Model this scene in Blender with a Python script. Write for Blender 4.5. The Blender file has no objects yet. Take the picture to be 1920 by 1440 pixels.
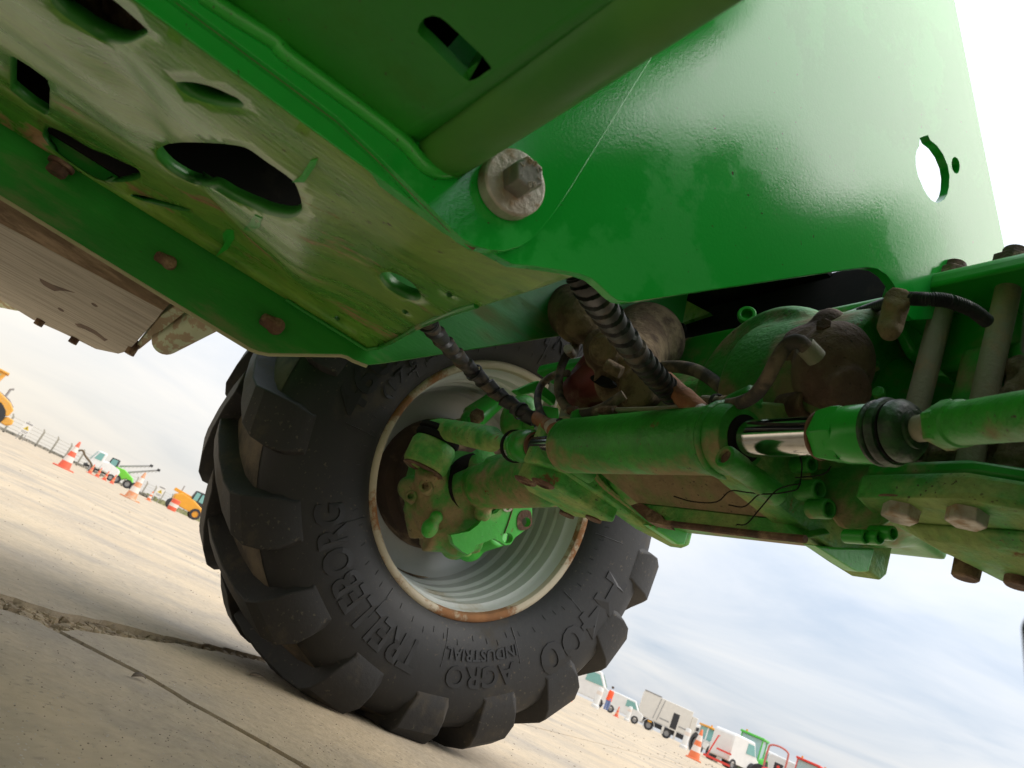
import bpy, bmesh, math, random
from math import sin, cos, pi, radians as R_, atan2, sqrt, hypot
from mathutils import Vector, Matrix, noise
from mathutils.geometry import tessellate_polygon, delaunay_2d_cdt
random.seed(7)
S = bpy.context.scene
COL = S.collection
V = Vector

# ------------------------------------------------------------------ camera
CAM_H, F_PX, PX, PY = .24, 1400., 960., 720.
HM, HB = .462, 803.                       # slope and offset of the tilted horizon
roll = math.atan(HM)
dist_h = (HB + HM*PX - PY)*cos(roll)
Zc = V((sin(roll)*F_PX*F_PX/dist_h, -cos(roll)*F_PX*F_PX/dist_h, F_PX)).normalized()
Ac = V((150-PX, HB+HM*150-PY, F_PX)).normalized()
Fc = Zc.cross(Ac)
if Fc.x < 0: Fc = -Fc
RM = Matrix((-Ac, Fc, Zc))                # camera axes -> world (x to the near side, y along the machine, z up)
CAM = V((0, 0, CAM_H))
cam_d = bpy.data.cameras.new('camera'); cam = bpy.data.objects.new('camera', cam_d); COL.objects.link(cam)
cam_d.sensor_width = 36; cam_d.lens = F_PX/1920*36
cam_d.clip_start = .02; cam_d.clip_end = 6000
cam.matrix_world = Matrix.Translation(CAM) @ Matrix((RM @ V((1,0,0)), RM @ V((0,-1,0)), RM @ V((0,0,-1)))).transposed().to_4x4()
cam_d.dof.use_dof = True; cam_d.dof.focus_distance = 1.25; cam_d.dof.aperture_fstop = 11.0
S.camera = cam

def ray(u, v): return RM @ V((u-PX, v-PY, F_PX))
def X(u, v, x): r = ray(u, v); return CAM + r*(x/r.x)
def Y(u, v, y): r = ray(u, v); return CAM + r*(y/r.y)
def Zp(u, v, z): r = ray(u, v); return CAM + r*((z-CAM_H)/r.z)
def spot(u, d):                            # a place on the ground, d metres off, in the direction of a point of the horizon
    r = ray(u, HB+HM*u); r = V((r.x, r.y, 0)).normalized(); return r*d
def facing(p): return atan2(p.y, p.x) - pi/2

# ------------------------------------------------------------------ light
SUN_EL, SUN_AZ = R_(50), R_(63)           # azimuth from +x, counter-clockwise
sun_dir = V((cos(SUN_EL)*cos(SUN_AZ), cos(SUN_EL)*sin(SUN_AZ), sin(SUN_EL)))
W = bpy.data.worlds.new('World'); S.world = W; W.use_nodes = True
wn, wl = W.node_tree.nodes, W.node_tree.links
wn.clear()
def N(t, nodes=None, **kw):
    n = (wn if nodes is None else nodes).new('ShaderNode'+t)
    for k, v in kw.items(): setattr(n, k, v)
    return n
out = N('OutputWorld'); bg = N('Background'); wl.new(bg.outputs[0], out.inputs[0]); bg.inputs[1].default_value = .1
sky = N('TexSky', sky_type='NISHITA', sun_disc=False, sun_elevation=SUN_EL, sun_rotation=pi/2-SUN_AZ, air_density=1.0, dust_density=2.5)
tc = N('TexCoord'); sep = N('SeparateXYZ'); wl.new(tc.outputs['Generated'], sep.inputs[0])
def wmath(op, a, b=None, clamp=False):
    n = N('Math', operation=op, use_clamp=clamp)
    for i, q in enumerate((a, b)):
        if q is None: continue
        if isinstance(q, (int, float)): n.inputs[i].default_value = q
        else: wl.new(q, n.inputs[i])
    return n.outputs[0]
zz = wmath('MAXIMUM', sep.outputs[2], 0.0)
den = wmath('ADD', zz, .10)
comb = N('CombineXYZ'); wl.new(wmath('DIVIDE', sep.outputs[0], den), comb.inputs[0]); wl.new(wmath('DIVIDE', sep.outputs[1], den), comb.inputs[1])
nz = N('TexNoise'); nz.inputs['Scale'].default_value = .55; nz.inputs['Detail'].default_value = 7; nz.inputs['Roughness'].default_value = .55; nz.inputs['Distortion'].default_value = .6
wl.new(comb.outputs[0], nz.inputs['Vector'])
ramp = N('ValToRGB'); wl.new(nz.outputs[0], ramp.inputs[0])
e = ramp.color_ramp.elements
e[0].position = .34; e[0].color = (3.3, 3.85, 4.6, 1)
e[1].position = .66; e[1].color = (5.5, 5.5, 5.55, 1)
m_ = ramp.color_ramp.elements.new(.48); m_.color = (4.4, 4.7, 5.15, 1)
# warm, thin light low over the horizon
warm = N('Mix', data_type='RGBA'); hz = wmath('SUBTRACT', 1, wmath('MULTIPLY', zz, 4.0), True)
sidew = wmath('MULTIPLY', wmath('SUBTRACT', .35, sep.outputs[1], True), 1.0, True)
wl.new(wmath('MULTIPLY', wmath('MULTIPLY', hz, .9), wmath('ADD', .12, wmath('MULTIPLY', sidew, 1.9)), True), warm.inputs[0])
wl.new(ramp.outputs[0], warm.inputs[6]); warm.inputs[7].default_value = (7.0, 6.3, 5.2, 1)
mixs = N('Mix', data_type='RGBA'); mixs.inputs[0].default_value = .88
wl.new(sky.outputs[0], mixs.inputs[6]); wl.new(warm.outputs[2], mixs.inputs[7])
# an overcast sky is brighter towards the zenith
gain = wmath('ADD', 1.0, wmath('MULTIPLY', zz, 1.1))
vm = N('VectorMath', operation='SCALE'); wl.new(mixs.outputs[2], vm.inputs[0]); wl.new(gain, vm.inputs['Scale'])
# the veiled sun: thin cloud round it scatters forwards
dt = N('VectorMath', operation='DOT_PRODUCT'); wl.new(tc.outputs['Generated'], dt.inputs[0]); dt.inputs[1].default_value = sun_dir
glow = wmath('MULTIPLY', wmath('POWER', wmath('MAXIMUM', dt.outputs['Value'], 0.0), 4.0), .3)
vm2 = N('VectorMath', operation='SCALE'); wl.new(vm.outputs[0], vm2.inputs[0]); wl.new(wmath('ADD', 1.0, glow), vm2.inputs['Scale'])
wl.new(vm2.outputs[0], bg.inputs[0])
sl = bpy.data.lights.new('sun', 'SUN'); so = bpy.data.objects.new('sun', sl); COL.objects.link(so)
sl.energy = 1.5; sl.angle = R_(60); sl.color = (1, .92, .81)
so.rotation_euler = sun_dir.to_track_quat('Z', 'Y').to_euler()
S.view_settings.view_transform = 'Standard'; S.view_settings.look = 'None'
S.view_settings.exposure = .66; S.view_settings.gamma = 1; S.view_settings.use_curve_mapping = False
S.render.engine = 'CYCLES'
S.cycles.max_bounces = 10; S.cycles.diffuse_bounces = 5; S.cycles.glossy_bounces = 5

# ------------------------------------------------------------------ materials
TAN = (.36, .25, .145, 1); RUST = (.17, .062, .025, 1)
def c4(c): return (*c, 1) if len(c) == 3 else c
def material(name, col, col2=None, rough=.5, metallic=0, dust=0, dustcol=TAN, dscale=7, stretch=(1,1,1), down=0, rust=0, rscale=18,
             bump=.15, bscale=60, coat=0, vscale=4, detail=8, soft=.09, spec=.5, rustcol=RUST, bstretch=None, bump2=0, b2scale=12, streak=None, drough=.85, speck=0, sscale=190, spcol=(.05, .035, .02, 1)):
    m = bpy.data.materials.new(name); m.use_nodes = True
    nt = m.node_tree; ns, lk = nt.nodes, nt.links; ns.clear()
    o = N('OutputMaterial', ns); b = N('BsdfPrincipled', ns); lk.new(b.outputs[0], o.inputs[0])
    t = N('TexCoord', ns); mp = N('Mapping', ns); lk.new(t.outputs['Object'], mp.inputs[0]); mp.inputs['Scale'].default_value = stretch
    def noi(scale, det=detail, r=.62, vec=None, dist=0):
        n = N('TexNoise', ns); n.inputs['Scale'].default_value = scale; n.inputs['Detail'].default_value = det
        n.inputs['Roughness'].default_value = r; n.inputs['Distortion'].default_value = dist
        lk.new(vec or mp.outputs[0], n.inputs['Vector']); return n.outputs[0]
    def mth(op, a, bb=None, cl=False):
        n = N('Math', ns, operation=op, use_clamp=cl)
        for i, q in enumerate((a, bb)):
            if q is None: continue
            if isinstance(q, (int, float)): n.inputs[i].default_value = q
            else: lk.new(q, n.inputs[i])
        return n.outputs[0]
    def mix(f, a, bb):
        n = N('Mix', ns, data_type='RGBA')
        for i, q in ((0, f), (6, a), (7, bb)):
            if isinstance(q, (int, float)): n.inputs[i].default_value = q
            elif isinstance(q, tuple): n.inputs[i].default_value = c4(q)
            else: lk.new(q, n.inputs[i])
        return n.outputs[2]
    def thr(x, th, sf):
        n = N('MapRange', ns, interpolation_type='SMOOTHSTEP'); lk.new(x, n.inputs[0])
        n.inputs[1].default_value = th-sf; n.inputs[2].default_value = th+sf; return n.outputs[0]
    col2 = col2 or tuple(x*.72 for x in col[:3])
    c = mix(thr(noi(vscale, 5), .5, .16), col, col2)
    rg = rough
    if dust:
        x = noi(dscale)
        if down:
            g = N('NewGeometry', ns); sp = N('SeparateXYZ', ns); lk.new(g.outputs['Normal'], sp.inputs[0])
            x = mth('ADD', x, mth('MULTIPLY', sp.outputs[2], -down))
        dm = thr(x, .5+(.5-dust)*.5, soft)
        fine = mth('MULTIPLY', dm, mth('ADD', .7, mth('MULTIPLY', noi(dscale*6, 6), .55)), True)
        c = mix(fine, c, dustcol); rg = mth('ADD', rough, mth('MULTIPLY', fine, drough-rough))
    if rust:
        rm = thr(noi(rscale, 10, .68), .5+(.5-rust)*.5, .035)
        rv = mix(noi(rscale*4), tuple(q*.45 for q in rustcol[:3]), tuple(min(1, q*1.5) for q in rustcol[:3]))
        c = mix(rm, c, rv); rg = mth('ADD', rg, mth('MULTIPLY', rm, .3), True)
    if streak:
        (sx, sy, sz), am = streak
        m3 = N('Mapping', ns); lk.new(t.outputs['Object'], m3.inputs[0]); m3.inputs['Scale'].default_value = (sx, sy, sz)
        k = mth('ADD', 1-am*1.1, mth('MULTIPLY', noi(1.0, 6, .7, m3.outputs[0]), am*2.2))
        vs_ = N('VectorMath', ns, operation='SCALE'); lk.new(c, vs_.inputs[0]); lk.new(k, vs_.inputs['Scale']); c = vs_.outputs[0]
    if speck:
        sm = thr(noi(sscale, 3, .5), .5+(.5-speck)*.5, .02)
        big = thr(noi(6, 4), .5, .12)
        c = mix(mth('MULTIPLY', sm, mth('ADD', .05, mth('MULTIPLY', big, .95))), c, spcol)
    if isinstance(c, tuple): b.inputs['Base Color'].default_value = c
    else: lk.new(c, b.inputs['Base Color'])
    if isinstance(rg, (int, float)): b.inputs['Roughness'].default_value = rg
    else: lk.new(rg, b.inputs['Roughness'])
    b.inputs['Metallic'].default_value = metallic; b.inputs['Specular IOR Level'].default_value = spec
    b.inputs['Coat Weight'].default_value = coat; b.inputs['Coat Roughness'].default_value = .04
    if bump:
        bp = N('Bump', ns); bp.inputs['Strength'].default_value = bump; bp.inputs['Distance'].default_value = .004
        bv = None
        if bstretch:
            m2 = N('Mapping', ns); lk.new(t.outputs['Object'], m2.inputs[0]); m2.inputs['Scale'].default_value = bstretch; bv = m2.outputs[0]
        h = noi(bscale, 5, .6, bv)
        if bump2: h = mth('ADD', h, mth('MULTIPLY', noi(b2scale, 4), bump2))
        lk.new(h, bp.inputs['Height']); lk.new(bp.outputs[0], b.inputs['Normal'])
        if coat: lk.new(bp.outputs[0], b.inputs['Coat Normal'])
    m['_n'] = 1
    return m
G1, G2 = (.014, .42, .042), (.011, .36, .034)
M = {}
M['gloss'] = material('glossy green paint with dried water marks', G1, G2, rough=.12, coat=.22, bump=.05, bscale=330, vscale=2.2, dust=.44, dustcol=(.028, .44, .06, 1), dscale=5.0, soft=.022, spec=.5, drough=.185, speck=0.07, sscale=150)
M['green'] = material('green paint', (.022, .33, .022), (.016, .24, .017), rough=.32, dust=.24, dscale=9, speck=0.11, bump=.12, bscale=90, rust=.12, rscale=22)
M['green_clean'] = material('clean green paint', (.026, .40, .034), (.02, .31, .026), rough=.28, bump=.1, bscale=120, dust=.16, speck=0.09, rust=.1, rscale=30)
M['boxgreen'] = material('dim green box paint', (.020, .25, .014), (.016, .20, .013), rough=.38, bump=.1, bscale=60, dust=.2, dustcol=(.04, .2, .02, 1), speck=0.11, rust=.13, rscale=12)
M['rolled'] = material('dusty rolled green edge', (.04, .21, .016), (.03, .17, .015), rough=.38, bump=.1, bscale=60, dust=.34, dustcol=(.08, .23, .03, 1), soft=.2)
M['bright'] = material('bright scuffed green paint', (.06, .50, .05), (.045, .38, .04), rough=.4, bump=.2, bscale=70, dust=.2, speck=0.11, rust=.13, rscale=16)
M['dirty'] = material('dusty green casting', (.030, .31, .022), (.022, .22, .018), rough=.45, speck=0.13, bump2=1.2, b2scale=26, dust=.30, dscale=9, down=.09, bump=.4, bscale=110, rust=.14, rscale=26, dustcol=(.25, .195, .088, 1), streak=((60, 60, 60), .4))
M['dirtier'] = material('mud-dusted green casting', (.04, .30, .028), (.03, .21, .02), rough=.55, speck=0.14, bump2=1.5, b2scale=28, dust=.42, dscale=8, down=.06, bump=.5, bscale=120, rust=.2, rscale=24, dustcol=(.27, .205, .10, 1), streak=((70, 70, 70), .35))
M['belly'] = material('scraped dusty green underside', (.075, .29, .03), (.05, .23, .02), rough=.24, dust=.5, dscale=5, stretch=(2.2, .8, 2.2), bump=.16, bscale=1, bstretch=(200, 60, 200), rust=.27, rscale=5.5, rustcol=(.30, .185, .085, 1), dustcol=(.205, .355, .055, 1), soft=.17, vscale=3, drough=.34, streak=((150, 26, 150), .5), speck=0.12, sscale=120)
M['bellyrim'] = material('green cut edge of the plate', (.03, .22, .02), (.02, .16, .018), rough=.4, bump=0)
M['flange'] = material('plain green flange paint', (.018, .27, .022), (.014, .21, .018), rough=.36, dust=.3, dscale=5, stretch=(2.5, .6, 2.5), bump=.1, bscale=80, dustcol=(.17, .2, .075, 1), speck=0.09)
M['limedust_bounce'] = material('lime-dusted casting with painted bounce light', (.06, .33, .04), (.04, .26, .03), rough=.5, speck=0.15, dust=.46, dscale=11, down=.05, bump=.6, bscale=90, bump2=1.5, b2scale=30, dustcol=(.24, .345, .095, 1), rust=.2, rscale=14, streak=((90, 40, 90), .45))  # real dust; its lime tone also paints in light bounced off the ground
M['mudface'] = material('tan mud-dusted axle face', (.30, .225, .12), (.21, .15, .075), rough=.8, dust=.34, dscale=7, dustcol=(.06, .24, .035, 1), soft=.12, bump=.5, bscale=120, bump2=1.2, b2scale=30, speck=.14, streak=((60, 60, 60), .35))
M['edge'] = material('worn plate edge', (.42, .38, .24), (.3, .32, .15), rough=.6)
M['rustdirt'] = material('rusty steel', (.125, .062, .034), (.06, .034, .022), rough=.8, dust=.34, dscale=30, dustcol=(.24, .16, .09, 1), speck=0.14, bump=.7, bscale=140, vscale=25)
M['rustorange'] = material('orange rusted pipe fitting', (.33, .13, .045), (.17, .065, .03), rough=.75, bump=.5, bscale=150, vscale=20, dust=.3, dscale=25)
M['zinc'] = material('weathered zinc steel', (.50, .47, .40), (.36, .32, .25), rough=.5, metallic=.3, dust=.36, dscale=40, bump=.45, bscale=160, vscale=30, rust=.1, rscale=30)
M['bolt'] = material('dark steel bolt', (.27, .265, .23), (.19, .18, .15), rough=.45, metallic=.5, bump=.2, bscale=200, dust=.25, dscale=40, rust=.12, rscale=40)
M['cast'] = material('dirty reddish cast iron', (.17, .095, .065), (.10, .056, .04), speck=0.16, bump2=1.5, b2scale=40, rough=.85, dust=.52, dscale=9, bump=.7, bscale=170, dustcol=(.25, .165, .10, 1), vscale=8)
M['brown'] = material('mud-caked housing', (.16, .105, .06), (.08, .05, .03), speck=0.16, bump2=1.5, b2scale=40, rough=.92, dust=.5, dscale=16, bump=.9, bscale=90, dustcol=(.27, .19, .105, 1), vscale=10)
M['mud'] = material('dried mud and straw', (.19, .14, .085), (.09, .065, .04), rough=.95, bump=1, bscale=180, vscale=40)
M['red'] = material('dark red pump paint', (.24, .035, .028), (.15, .025, .02), rough=.5, dust=.3, dscale=14)
M['stud'] = material('dusty grey stud', (.27, .255, .17), (.2, .19, .12), rough=.7, dust=.35, dscale=20, bump=.4, bscale=180)
M['rubber'] = material('black tyre rubber', (.0095, .0097, .0105), (.013, .0125, .0125), rough=.6, bump=.12, bscale=60, dust=.24, dscale=9, dustcol=(.05, .042, .031, 1), vscale=6, speck=.16, sscale=110, spcol=(.07, .055, .035, 1))
M['void'] = material('dusty tread void rubber', (.020, .018, .016), (.03, .026, .022), rough=.8, bump=.3, bscale=80, dust=.5, dscale=10, dustcol=(.12, .092, .06, 1), soft=.15)
M['tread'] = material('dusty tyre tread rubber', (.0125, .012, .012), (.017, .0155, .0145), rough=.66, bump=.25, bscale=70, dust=.30, dscale=14, dustcol=(.05, .041, .03, 1), vscale=5, speck=.17, sscale=110, spcol=(.06, .05, .035, 1))
M['letter'] = material('raised tyre lettering rubber', (.006, .0063, .007), (.007, .007, .008), rough=.5, bump=.03)
M['rim'] = material('off-white wheel paint', (.60, .615, .60), (.53, .545, .53), rough=.38, bump=.05, dust=.18, dscale=5, rust=.09, rscale=7, dustcol=(.36, .30, .2, 1))
M['rimrust'] = material('rusted wheel flange', (.50, .44, .33), (.42, .36, .25), rough=.6, rust=.43, rscale=5, rustcol=(.25, .115, .045, 1), bump=.3, bscale=90)
M['hub'] = material('rusty brown hub', (.085, .05, .03), (.05, .03, .02), rough=.85, bump=.5, bscale=90, dust=.3)
M['hose'] = material('black spiral hose wrap', (.022, .021, .022), (.03, .028, .028), rough=.45, bump=.15, bscale=120, dust=.36, dscale=22, dustcol=(.13, .10, .068, 1))
M['conduit'] = material('black corrugated conduit', (.02, .02, .022), None, rough=.5, dust=.3, dscale=20, dustcol=(.13, .11, .08, 1))
M['rubberhose'] = material('dusty rubber hose', (.06, .05, .04), (.035, .03, .025), rough=.8, dust=.5, dscale=22, dustcol=(.2, .15, .1, 1), bump=.3, bscale=150)
M['chrome'] = material('polished chrome rod', (.72, .71, .69), (.68, .67, .65), rough=.09, metallic=1, bump=.02, bscale=200, stretch=(40, 1, 1))
M['steelrust'] = material('rust ring', (.16, .07, .035), None, rough=.7)
M['dark'] = material('near-black parts and painted interior shade', (.010, .010, .010), (.014, .012, .010), rough=.9, spec=.15, dust=.2, dustcol=(.03, .024, .017, 1))  # near-black for seals and hoses; also paints in the chassis interior's shade
M['wood'] = material('weathered grey-brown wood', (.42, .375, .30), (.31, .27, .215), rough=.85, stretch=(9, .7, 9), vscale=7, dust=.5, dscale=9, dustcol=(.48, .43, .35, 1), speck=0.14, bump=.6, bscale=26)
M['woodside'] = material('brown rough wood side', (.25, .17, .105), (.15, .10, .065), rough=.9, stretch=(6, 1.2, 6), vscale=9, bump=.8, bscale=40, dust=.4, dustcol=(.38, .27, .18, 1))
M['knot'] = material('dark wood knot', (.10, .065, .045), (.16, .10, .065), rough=.9, vscale=40)
M['peel'] = material('peeling pale green tube', (.44, .48, .30), (.33, .40, .2), rough=.65, dust=.5, dscale=22, stretch=(.6, 2, 2), dustcol=(.33, .25, .14, 1), soft=.03)
M['concrete'] = material('dusty pale concrete', (.58, .465, .315), (.50, .395, .265), rough=.9, bump=.75, bscale=70, dust=.42, dscale=1.7, dustcol=(.36, .305, .235, 1), vscale=.6, soft=.16, rust=.16, rscale=1.15, rustcol=(.27, .235, .19, 1), streak=((34, 34, 34), .3), speck=0.20, sscale=80, spcol=(.24, .2, .15, 1), detail=10, bump2=2.2, b2scale=8)
M['sand'] = material('sandy joint fill', (.46, .36, .235), (.27, .21, .14), rough=.95, bump=1, bscale=70, vscale=18)
M['chip'] = material('pale stone chips', (.62, .57, .5), (.4, .34, .27), rough=.9)
M['pebble'] = material('dark pebbles', (.16, .12, .085), (.1, .08, .06), rough=.9)
def flat(name, col, rough=.5, metallic=0, **k): return material(name, col, tuple(x*.94 for x in col), rough=rough, metallic=metallic, bump=0, vscale=3, **k)
M['org'] = flat('orange cone plastic', (.80, .19, .06), .5)
M['orgred'] = flat('red-orange cone plastic', (.82, .13, .06), .5)
M['orgfade'] = flat('faded orange cone plastic', (.74, .29, .13), .6, dust=.4, dustcol=(.6, .42, .28, 1))
M['band'] = flat('dusty white cone band', (.78, .68, .6), .5)
M['white'] = flat('white vehicle paint', (.78, .77, .74), .35)
M['offwhite'] = flat('off-white box panel', (.74, .70, .63), .5)
M['glass'] = flat('teal tinted glass', (.20, .42, .39), .12)
M['paleglass'] = flat('pale cab glass', (.38, .52, .53), .12)
M['blk'] = flat('black vehicle trim', (.03, .03, .033), .6)
M['yel'] = flat('machine yellow', (.76, .38, .06), .45, dust=.3, dustcol=(.6, .4, .2, 1))
M['orange'] = flat('machine orange-yellow', (.80, .36, .03), .4)
M['lime'] = flat('bright lime green paint', (.18, .62, .05), .35)
M['grn'] = flat('tractor green', (.10, .52, .06), .35)
M['redp'] = flat('red machine paint', (.75, .06, .04), .4)
M['brick'] = flat('faded red tube', (.55, .15, .12), .5)
M['grey'] = flat('grey metal', (.32, .31, .30), .5)
M['post'] = flat('pale concrete fence post', (.40, .37, .30), .8)
M['wire'] = flat('fence wire', (.45, .42, .36), .5)
M['bank'] = material('grey gravel bank', (.30, .27, .22), (.15, .14, .11), rough=.95, vscale=.9, bump=0)
M['grass'] = material('dull grass verge', (.17, .18, .07), (.22, .2, .1), rough=.95, vscale=.3, bump=0)
M['signw'] = flat('white sign board', (.78, .76, .72), .5)
M['signy'] = flat('yellow sign triangle', (.75, .55, .04), .5)
M['skin'] = flat('skin', (.55, .32, .22), .6)
M['vest'] = flat('fluorescent orange-red vest', (.92, .10, .02), .6)
M['jeans'] = flat('blue trousers', (.16, .22, .42), .8)
M['hair'] = flat('brown hair', (.08, .05, .03), .8)

# ------------------------------------------------------------------ mesh building
class B:
    def __init__(s): s.v = []; s.f = []
    def add(s, v, f):
        k = len(s.v); s.v += [V(p) for p in v]; s.f += [tuple(i+k for i in q) for q in f]; return s
    def box(s, c, sz, rot=None, taper=1):
        c = V(c); q = []
        for z in (-1, 1):
            for y in (-1, 1):
                for x in (-1, 1):
                    k = taper if z > 0 else 1
                    p = V((x*sz[0]/2*k, y*sz[1]/2*k, z*sz[2]/2)); q.append(c + (rot @ p if rot else p))
        return s.add(q, [(0,2,3,1), (4,5,7,6), (0,1,5,4), (2,6,7,3), (0,4,6,2), (1,3,7,5)])
    def bx(s, a, b): return s.box([(i+j)/2 for i, j in zip(a, b)], [abs(i-j) for i, j in zip(a, b)])
    def lathe(s, prof, o, ax, n=32, closed=False, ref=None, caps=True):
        o = V(o); ax = V(ax).normalized(); a = ax.orthogonal().normalized() if ref is None else V(ref); b = ax.cross(a); q = []; f = []
        for r, t in prof:
            for i in range(n):
                th = 2*pi*i/n; q.append(o + ax*t + (a*cos(th)+b*sin(th))*r)
        m = len(prof)
        for j in range(m if closed else m-1):
            for i in range(n):
                j2 = (j+1) % m; i2 = (i+1) % n; f.append((j*n+i, j*n+i2, j2*n+i2, j2*n+i))
        if not closed and caps:
            if prof[0][0] > 1e-6: f.append(tuple(range(n)))
            if prof[-1][0] > 1e-6: f.append(tuple((m-1)*n+i for i in range(n)))
        return s.add(q, f)
    def cyl(s, p0, p1, r0, r1=None, n=24, ch=0):
        p0, p1 = V(p0), V(p1); L = (p1-p0).length; r1 = r0 if r1 is None else r1
        pr = [(r0, 0), (r1, L)] if not ch else [(r0-ch, 0), (r0, ch), (r1, L-ch), (r1-ch, L)]
        return s.lathe(pr, p0, p1-p0, n)
    def pipe(s, p0, p1, ro, ri, depth=None, n=24):
        p0, p1 = V(p0), V(p1); L = (p1-p0).length; d = depth or L*.6
        return s.lathe([(ro*.98, 0), (ro, .002), (ro, L-.0015), (ro-.0015, L), (ri, L), (ri, L-d), (0, L-d)], p0, p1-p0, n)
    def hexa(s, p0, ax, rad, h, spin=0, ch=True):
        p0, ax = V(p0), V(ax).normalized(); a = ax.orthogonal().normalized(); b = ax.cross(a)
        pr = [(rad, 0), (rad, h*.88), (rad*.88, h)]
        q = []; f = []
        for r, t in pr:
            for i in range(6):
                th = spin+pi/3*i; q.append(p0+ax*t+(a*cos(th)+b*sin(th))*r)
        for j in range(2):
            for i in range(6): f.append((j*6+i, j*6+(i+1) % 6, j*6+6+(i+1) % 6, j*6+6+i))
        f += [tuple(range(6)), tuple(range(12, 18))]
        return s.add(q, f)
    def tube(s, path, r, n=14, caps=True):
        path = [V(p) for p in path]; m = len(path); q = []; f = []
        t0 = (path[1]-path[0]).normalized(); a = t0.orthogonal().normalized()
        for k, p in enumerate(path):
            t = (path[min(k+1, m-1)]-path[max(k-1, 0)]).normalized(); a = (a - t*a.dot(t)).normalized(); b = t.cross(a)
            for i in range(n):
                th = 2*pi*i/n; rr = r(k/(m-1), th) if callable(r) else (r[k] if isinstance(r, (list, tuple)) else r)
                q.append(p + (a*cos(th)+b*sin(th))*rr)
        for k in range(m-1):
            for i in range(n): f.append((k*n+i, k*n+(i+1) % n, (k+1)*n+(i+1) % n, (k+1)*n+i))
        if caps: f += [tuple(range(n)), tuple((m-1)*n+i for i in range(n))]
        return s.add(q, f)
    def ball(s, c, r, sc=(1,1,1), n=16):
        pr = [(max(1e-7, r*sin(pi*i/10)), -r*cos(pi*i/10)) for i in range(11)]
        k = len(s.v); s.lathe(pr, (0,0,0), (0,0,1), n)
        for i in range(k, len(s.v)): s.v[i] = V(c) + V([s.v[i][j]*sc[j] for j in range(3)])
        return s
    def prism(s, outer, vec, holes=()):
        vec = V(vec); loops = [[V(p) for p in l] for l in (outer, *holes)]
        tr = tessellate_polygon(loops); fl = [p for l in loops for p in l]; n = len(fl)
        f = [tuple(t) for t in tr] + [tuple(i+n for i in t) for t in tr]; k = 0
        for l in loops:
            m = len(l)
            for i in range(m): j = (i+1) % m; f.append((k+i, k+j, n+k+j, n+k+i))
            k += m
        return s.add(fl+[p+vec for p in fl], f)

ORG = {}
def link(o, parent=None, local=False):
    COL.objects.link(o)
    if parent: o.parent = parent
    return o
def obj(name, b, mat, parent=None, bevel=0, smooth=38, mods=None, local=False, segs=2, fixn=True):
    off = V((0,0,0)) if local or parent is None else ORG.get(parent, V((0,0,0)))
    me = bpy.data.meshes.new(name); me.from_pydata([p-off for p in b.v], [], b.f)
    if fixn:
        bm = bmesh.new(); bm.from_mesh(me); bmesh.ops.recalc_face_normals(bm, faces=bm.faces); bm.to_mesh(me); bm.free()
    me.materials.append(M[mat] if isinstance(mat, str) else mat)
    if smooth: me.shade_smooth(); me.set_sharp_from_angle(angle=R_(smooth))
    o = bpy.data.objects.new(name, me); link(o, parent); ORG[o] = off
    for t, kw in (mods or []):
        md = o.modifiers.new(t.lower(), t)
        for k, v in kw.items(): setattr(md, k, v)
    if bevel:
        md = o.modifiers.new('bevel', 'BEVEL'); md.width = bevel; md.segments = segs; md.limit_method = 'ANGLE'; md.angle_limit = R_(42)
    return o
def cast(name, b, mat, parent, voxel=.006, it=5):
    o = obj(name, b, mat, parent, smooth=0, mods=[('REMESH', dict(mode='VOXEL', voxel_size=voxel, use_smooth_shade=True)), ('SMOOTH', dict(factor=.5, iterations=it))])
    return o
def thing(name, label, cat, loc=(0,0,0), rz=0, group=None):
    o = bpy.data.objects.new(name, None); COL.objects.link(o); o.location = loc; o.rotation_euler = (0, 0, rz)
    o.empty_display_size = .2; ORG[o] = V(loc); o['label'] = label; o['category'] = cat
    if group: o['group'] = group
    return o
def tag(o, label=None, cat=None, group=None, kind=None):
    for k, v in (('label', label), ('category', cat), ('group', group), ('kind', kind)):
        if v: o[k] = v
    return o
def spline(pts, n=40):                     # Catmull-Rom through points
    pts = [V(p) for p in pts]; P = [pts[0]*2-pts[1]] + pts + [pts[-1]*2-pts[-2]]; out = []; k = len(pts)-1
    for i in range(n+1):
        t = i/n*k; j = min(int(t), k-1); t -= j; a, b, c, d = P[j:j+4]
        out.append(.5*((2*b)+(c-a)*t+(2*a-5*b+4*c-d)*t*t+(3*b-a-3*c+d)*t*t*t))
    return out
def oval(cx, cy, rx, ry, rot=0, n=20):
    return [(cx+rx*cos(2*pi*i/n)*cos(rot)-ry*sin(2*pi*i/n)*sin(rot), cy+rx*cos(2*pi*i/n)*sin(rot)+ry*sin(2*pi*i/n)*cos(rot)) for i in range(n)]
def smoothloop(pts, n=4):
    m = len(pts); out = []
    for i in range(m):
        a, b, c, d = (V((*pts[(i+k) % m], 0)) for k in (-1, 0, 1, 2))
        for q in range(n):
            t = q/n; p = .5*((2*b)+(c-a)*t+(2*a-5*b+4*c-d)*t*t+(3*b-a-3*c+d)*t*t*t); out.append((p.x, p.y))
    return out
def third(l, ox=0, oy=0): return [(x/3+ox, y/3+oy) for x, y in l]

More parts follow.
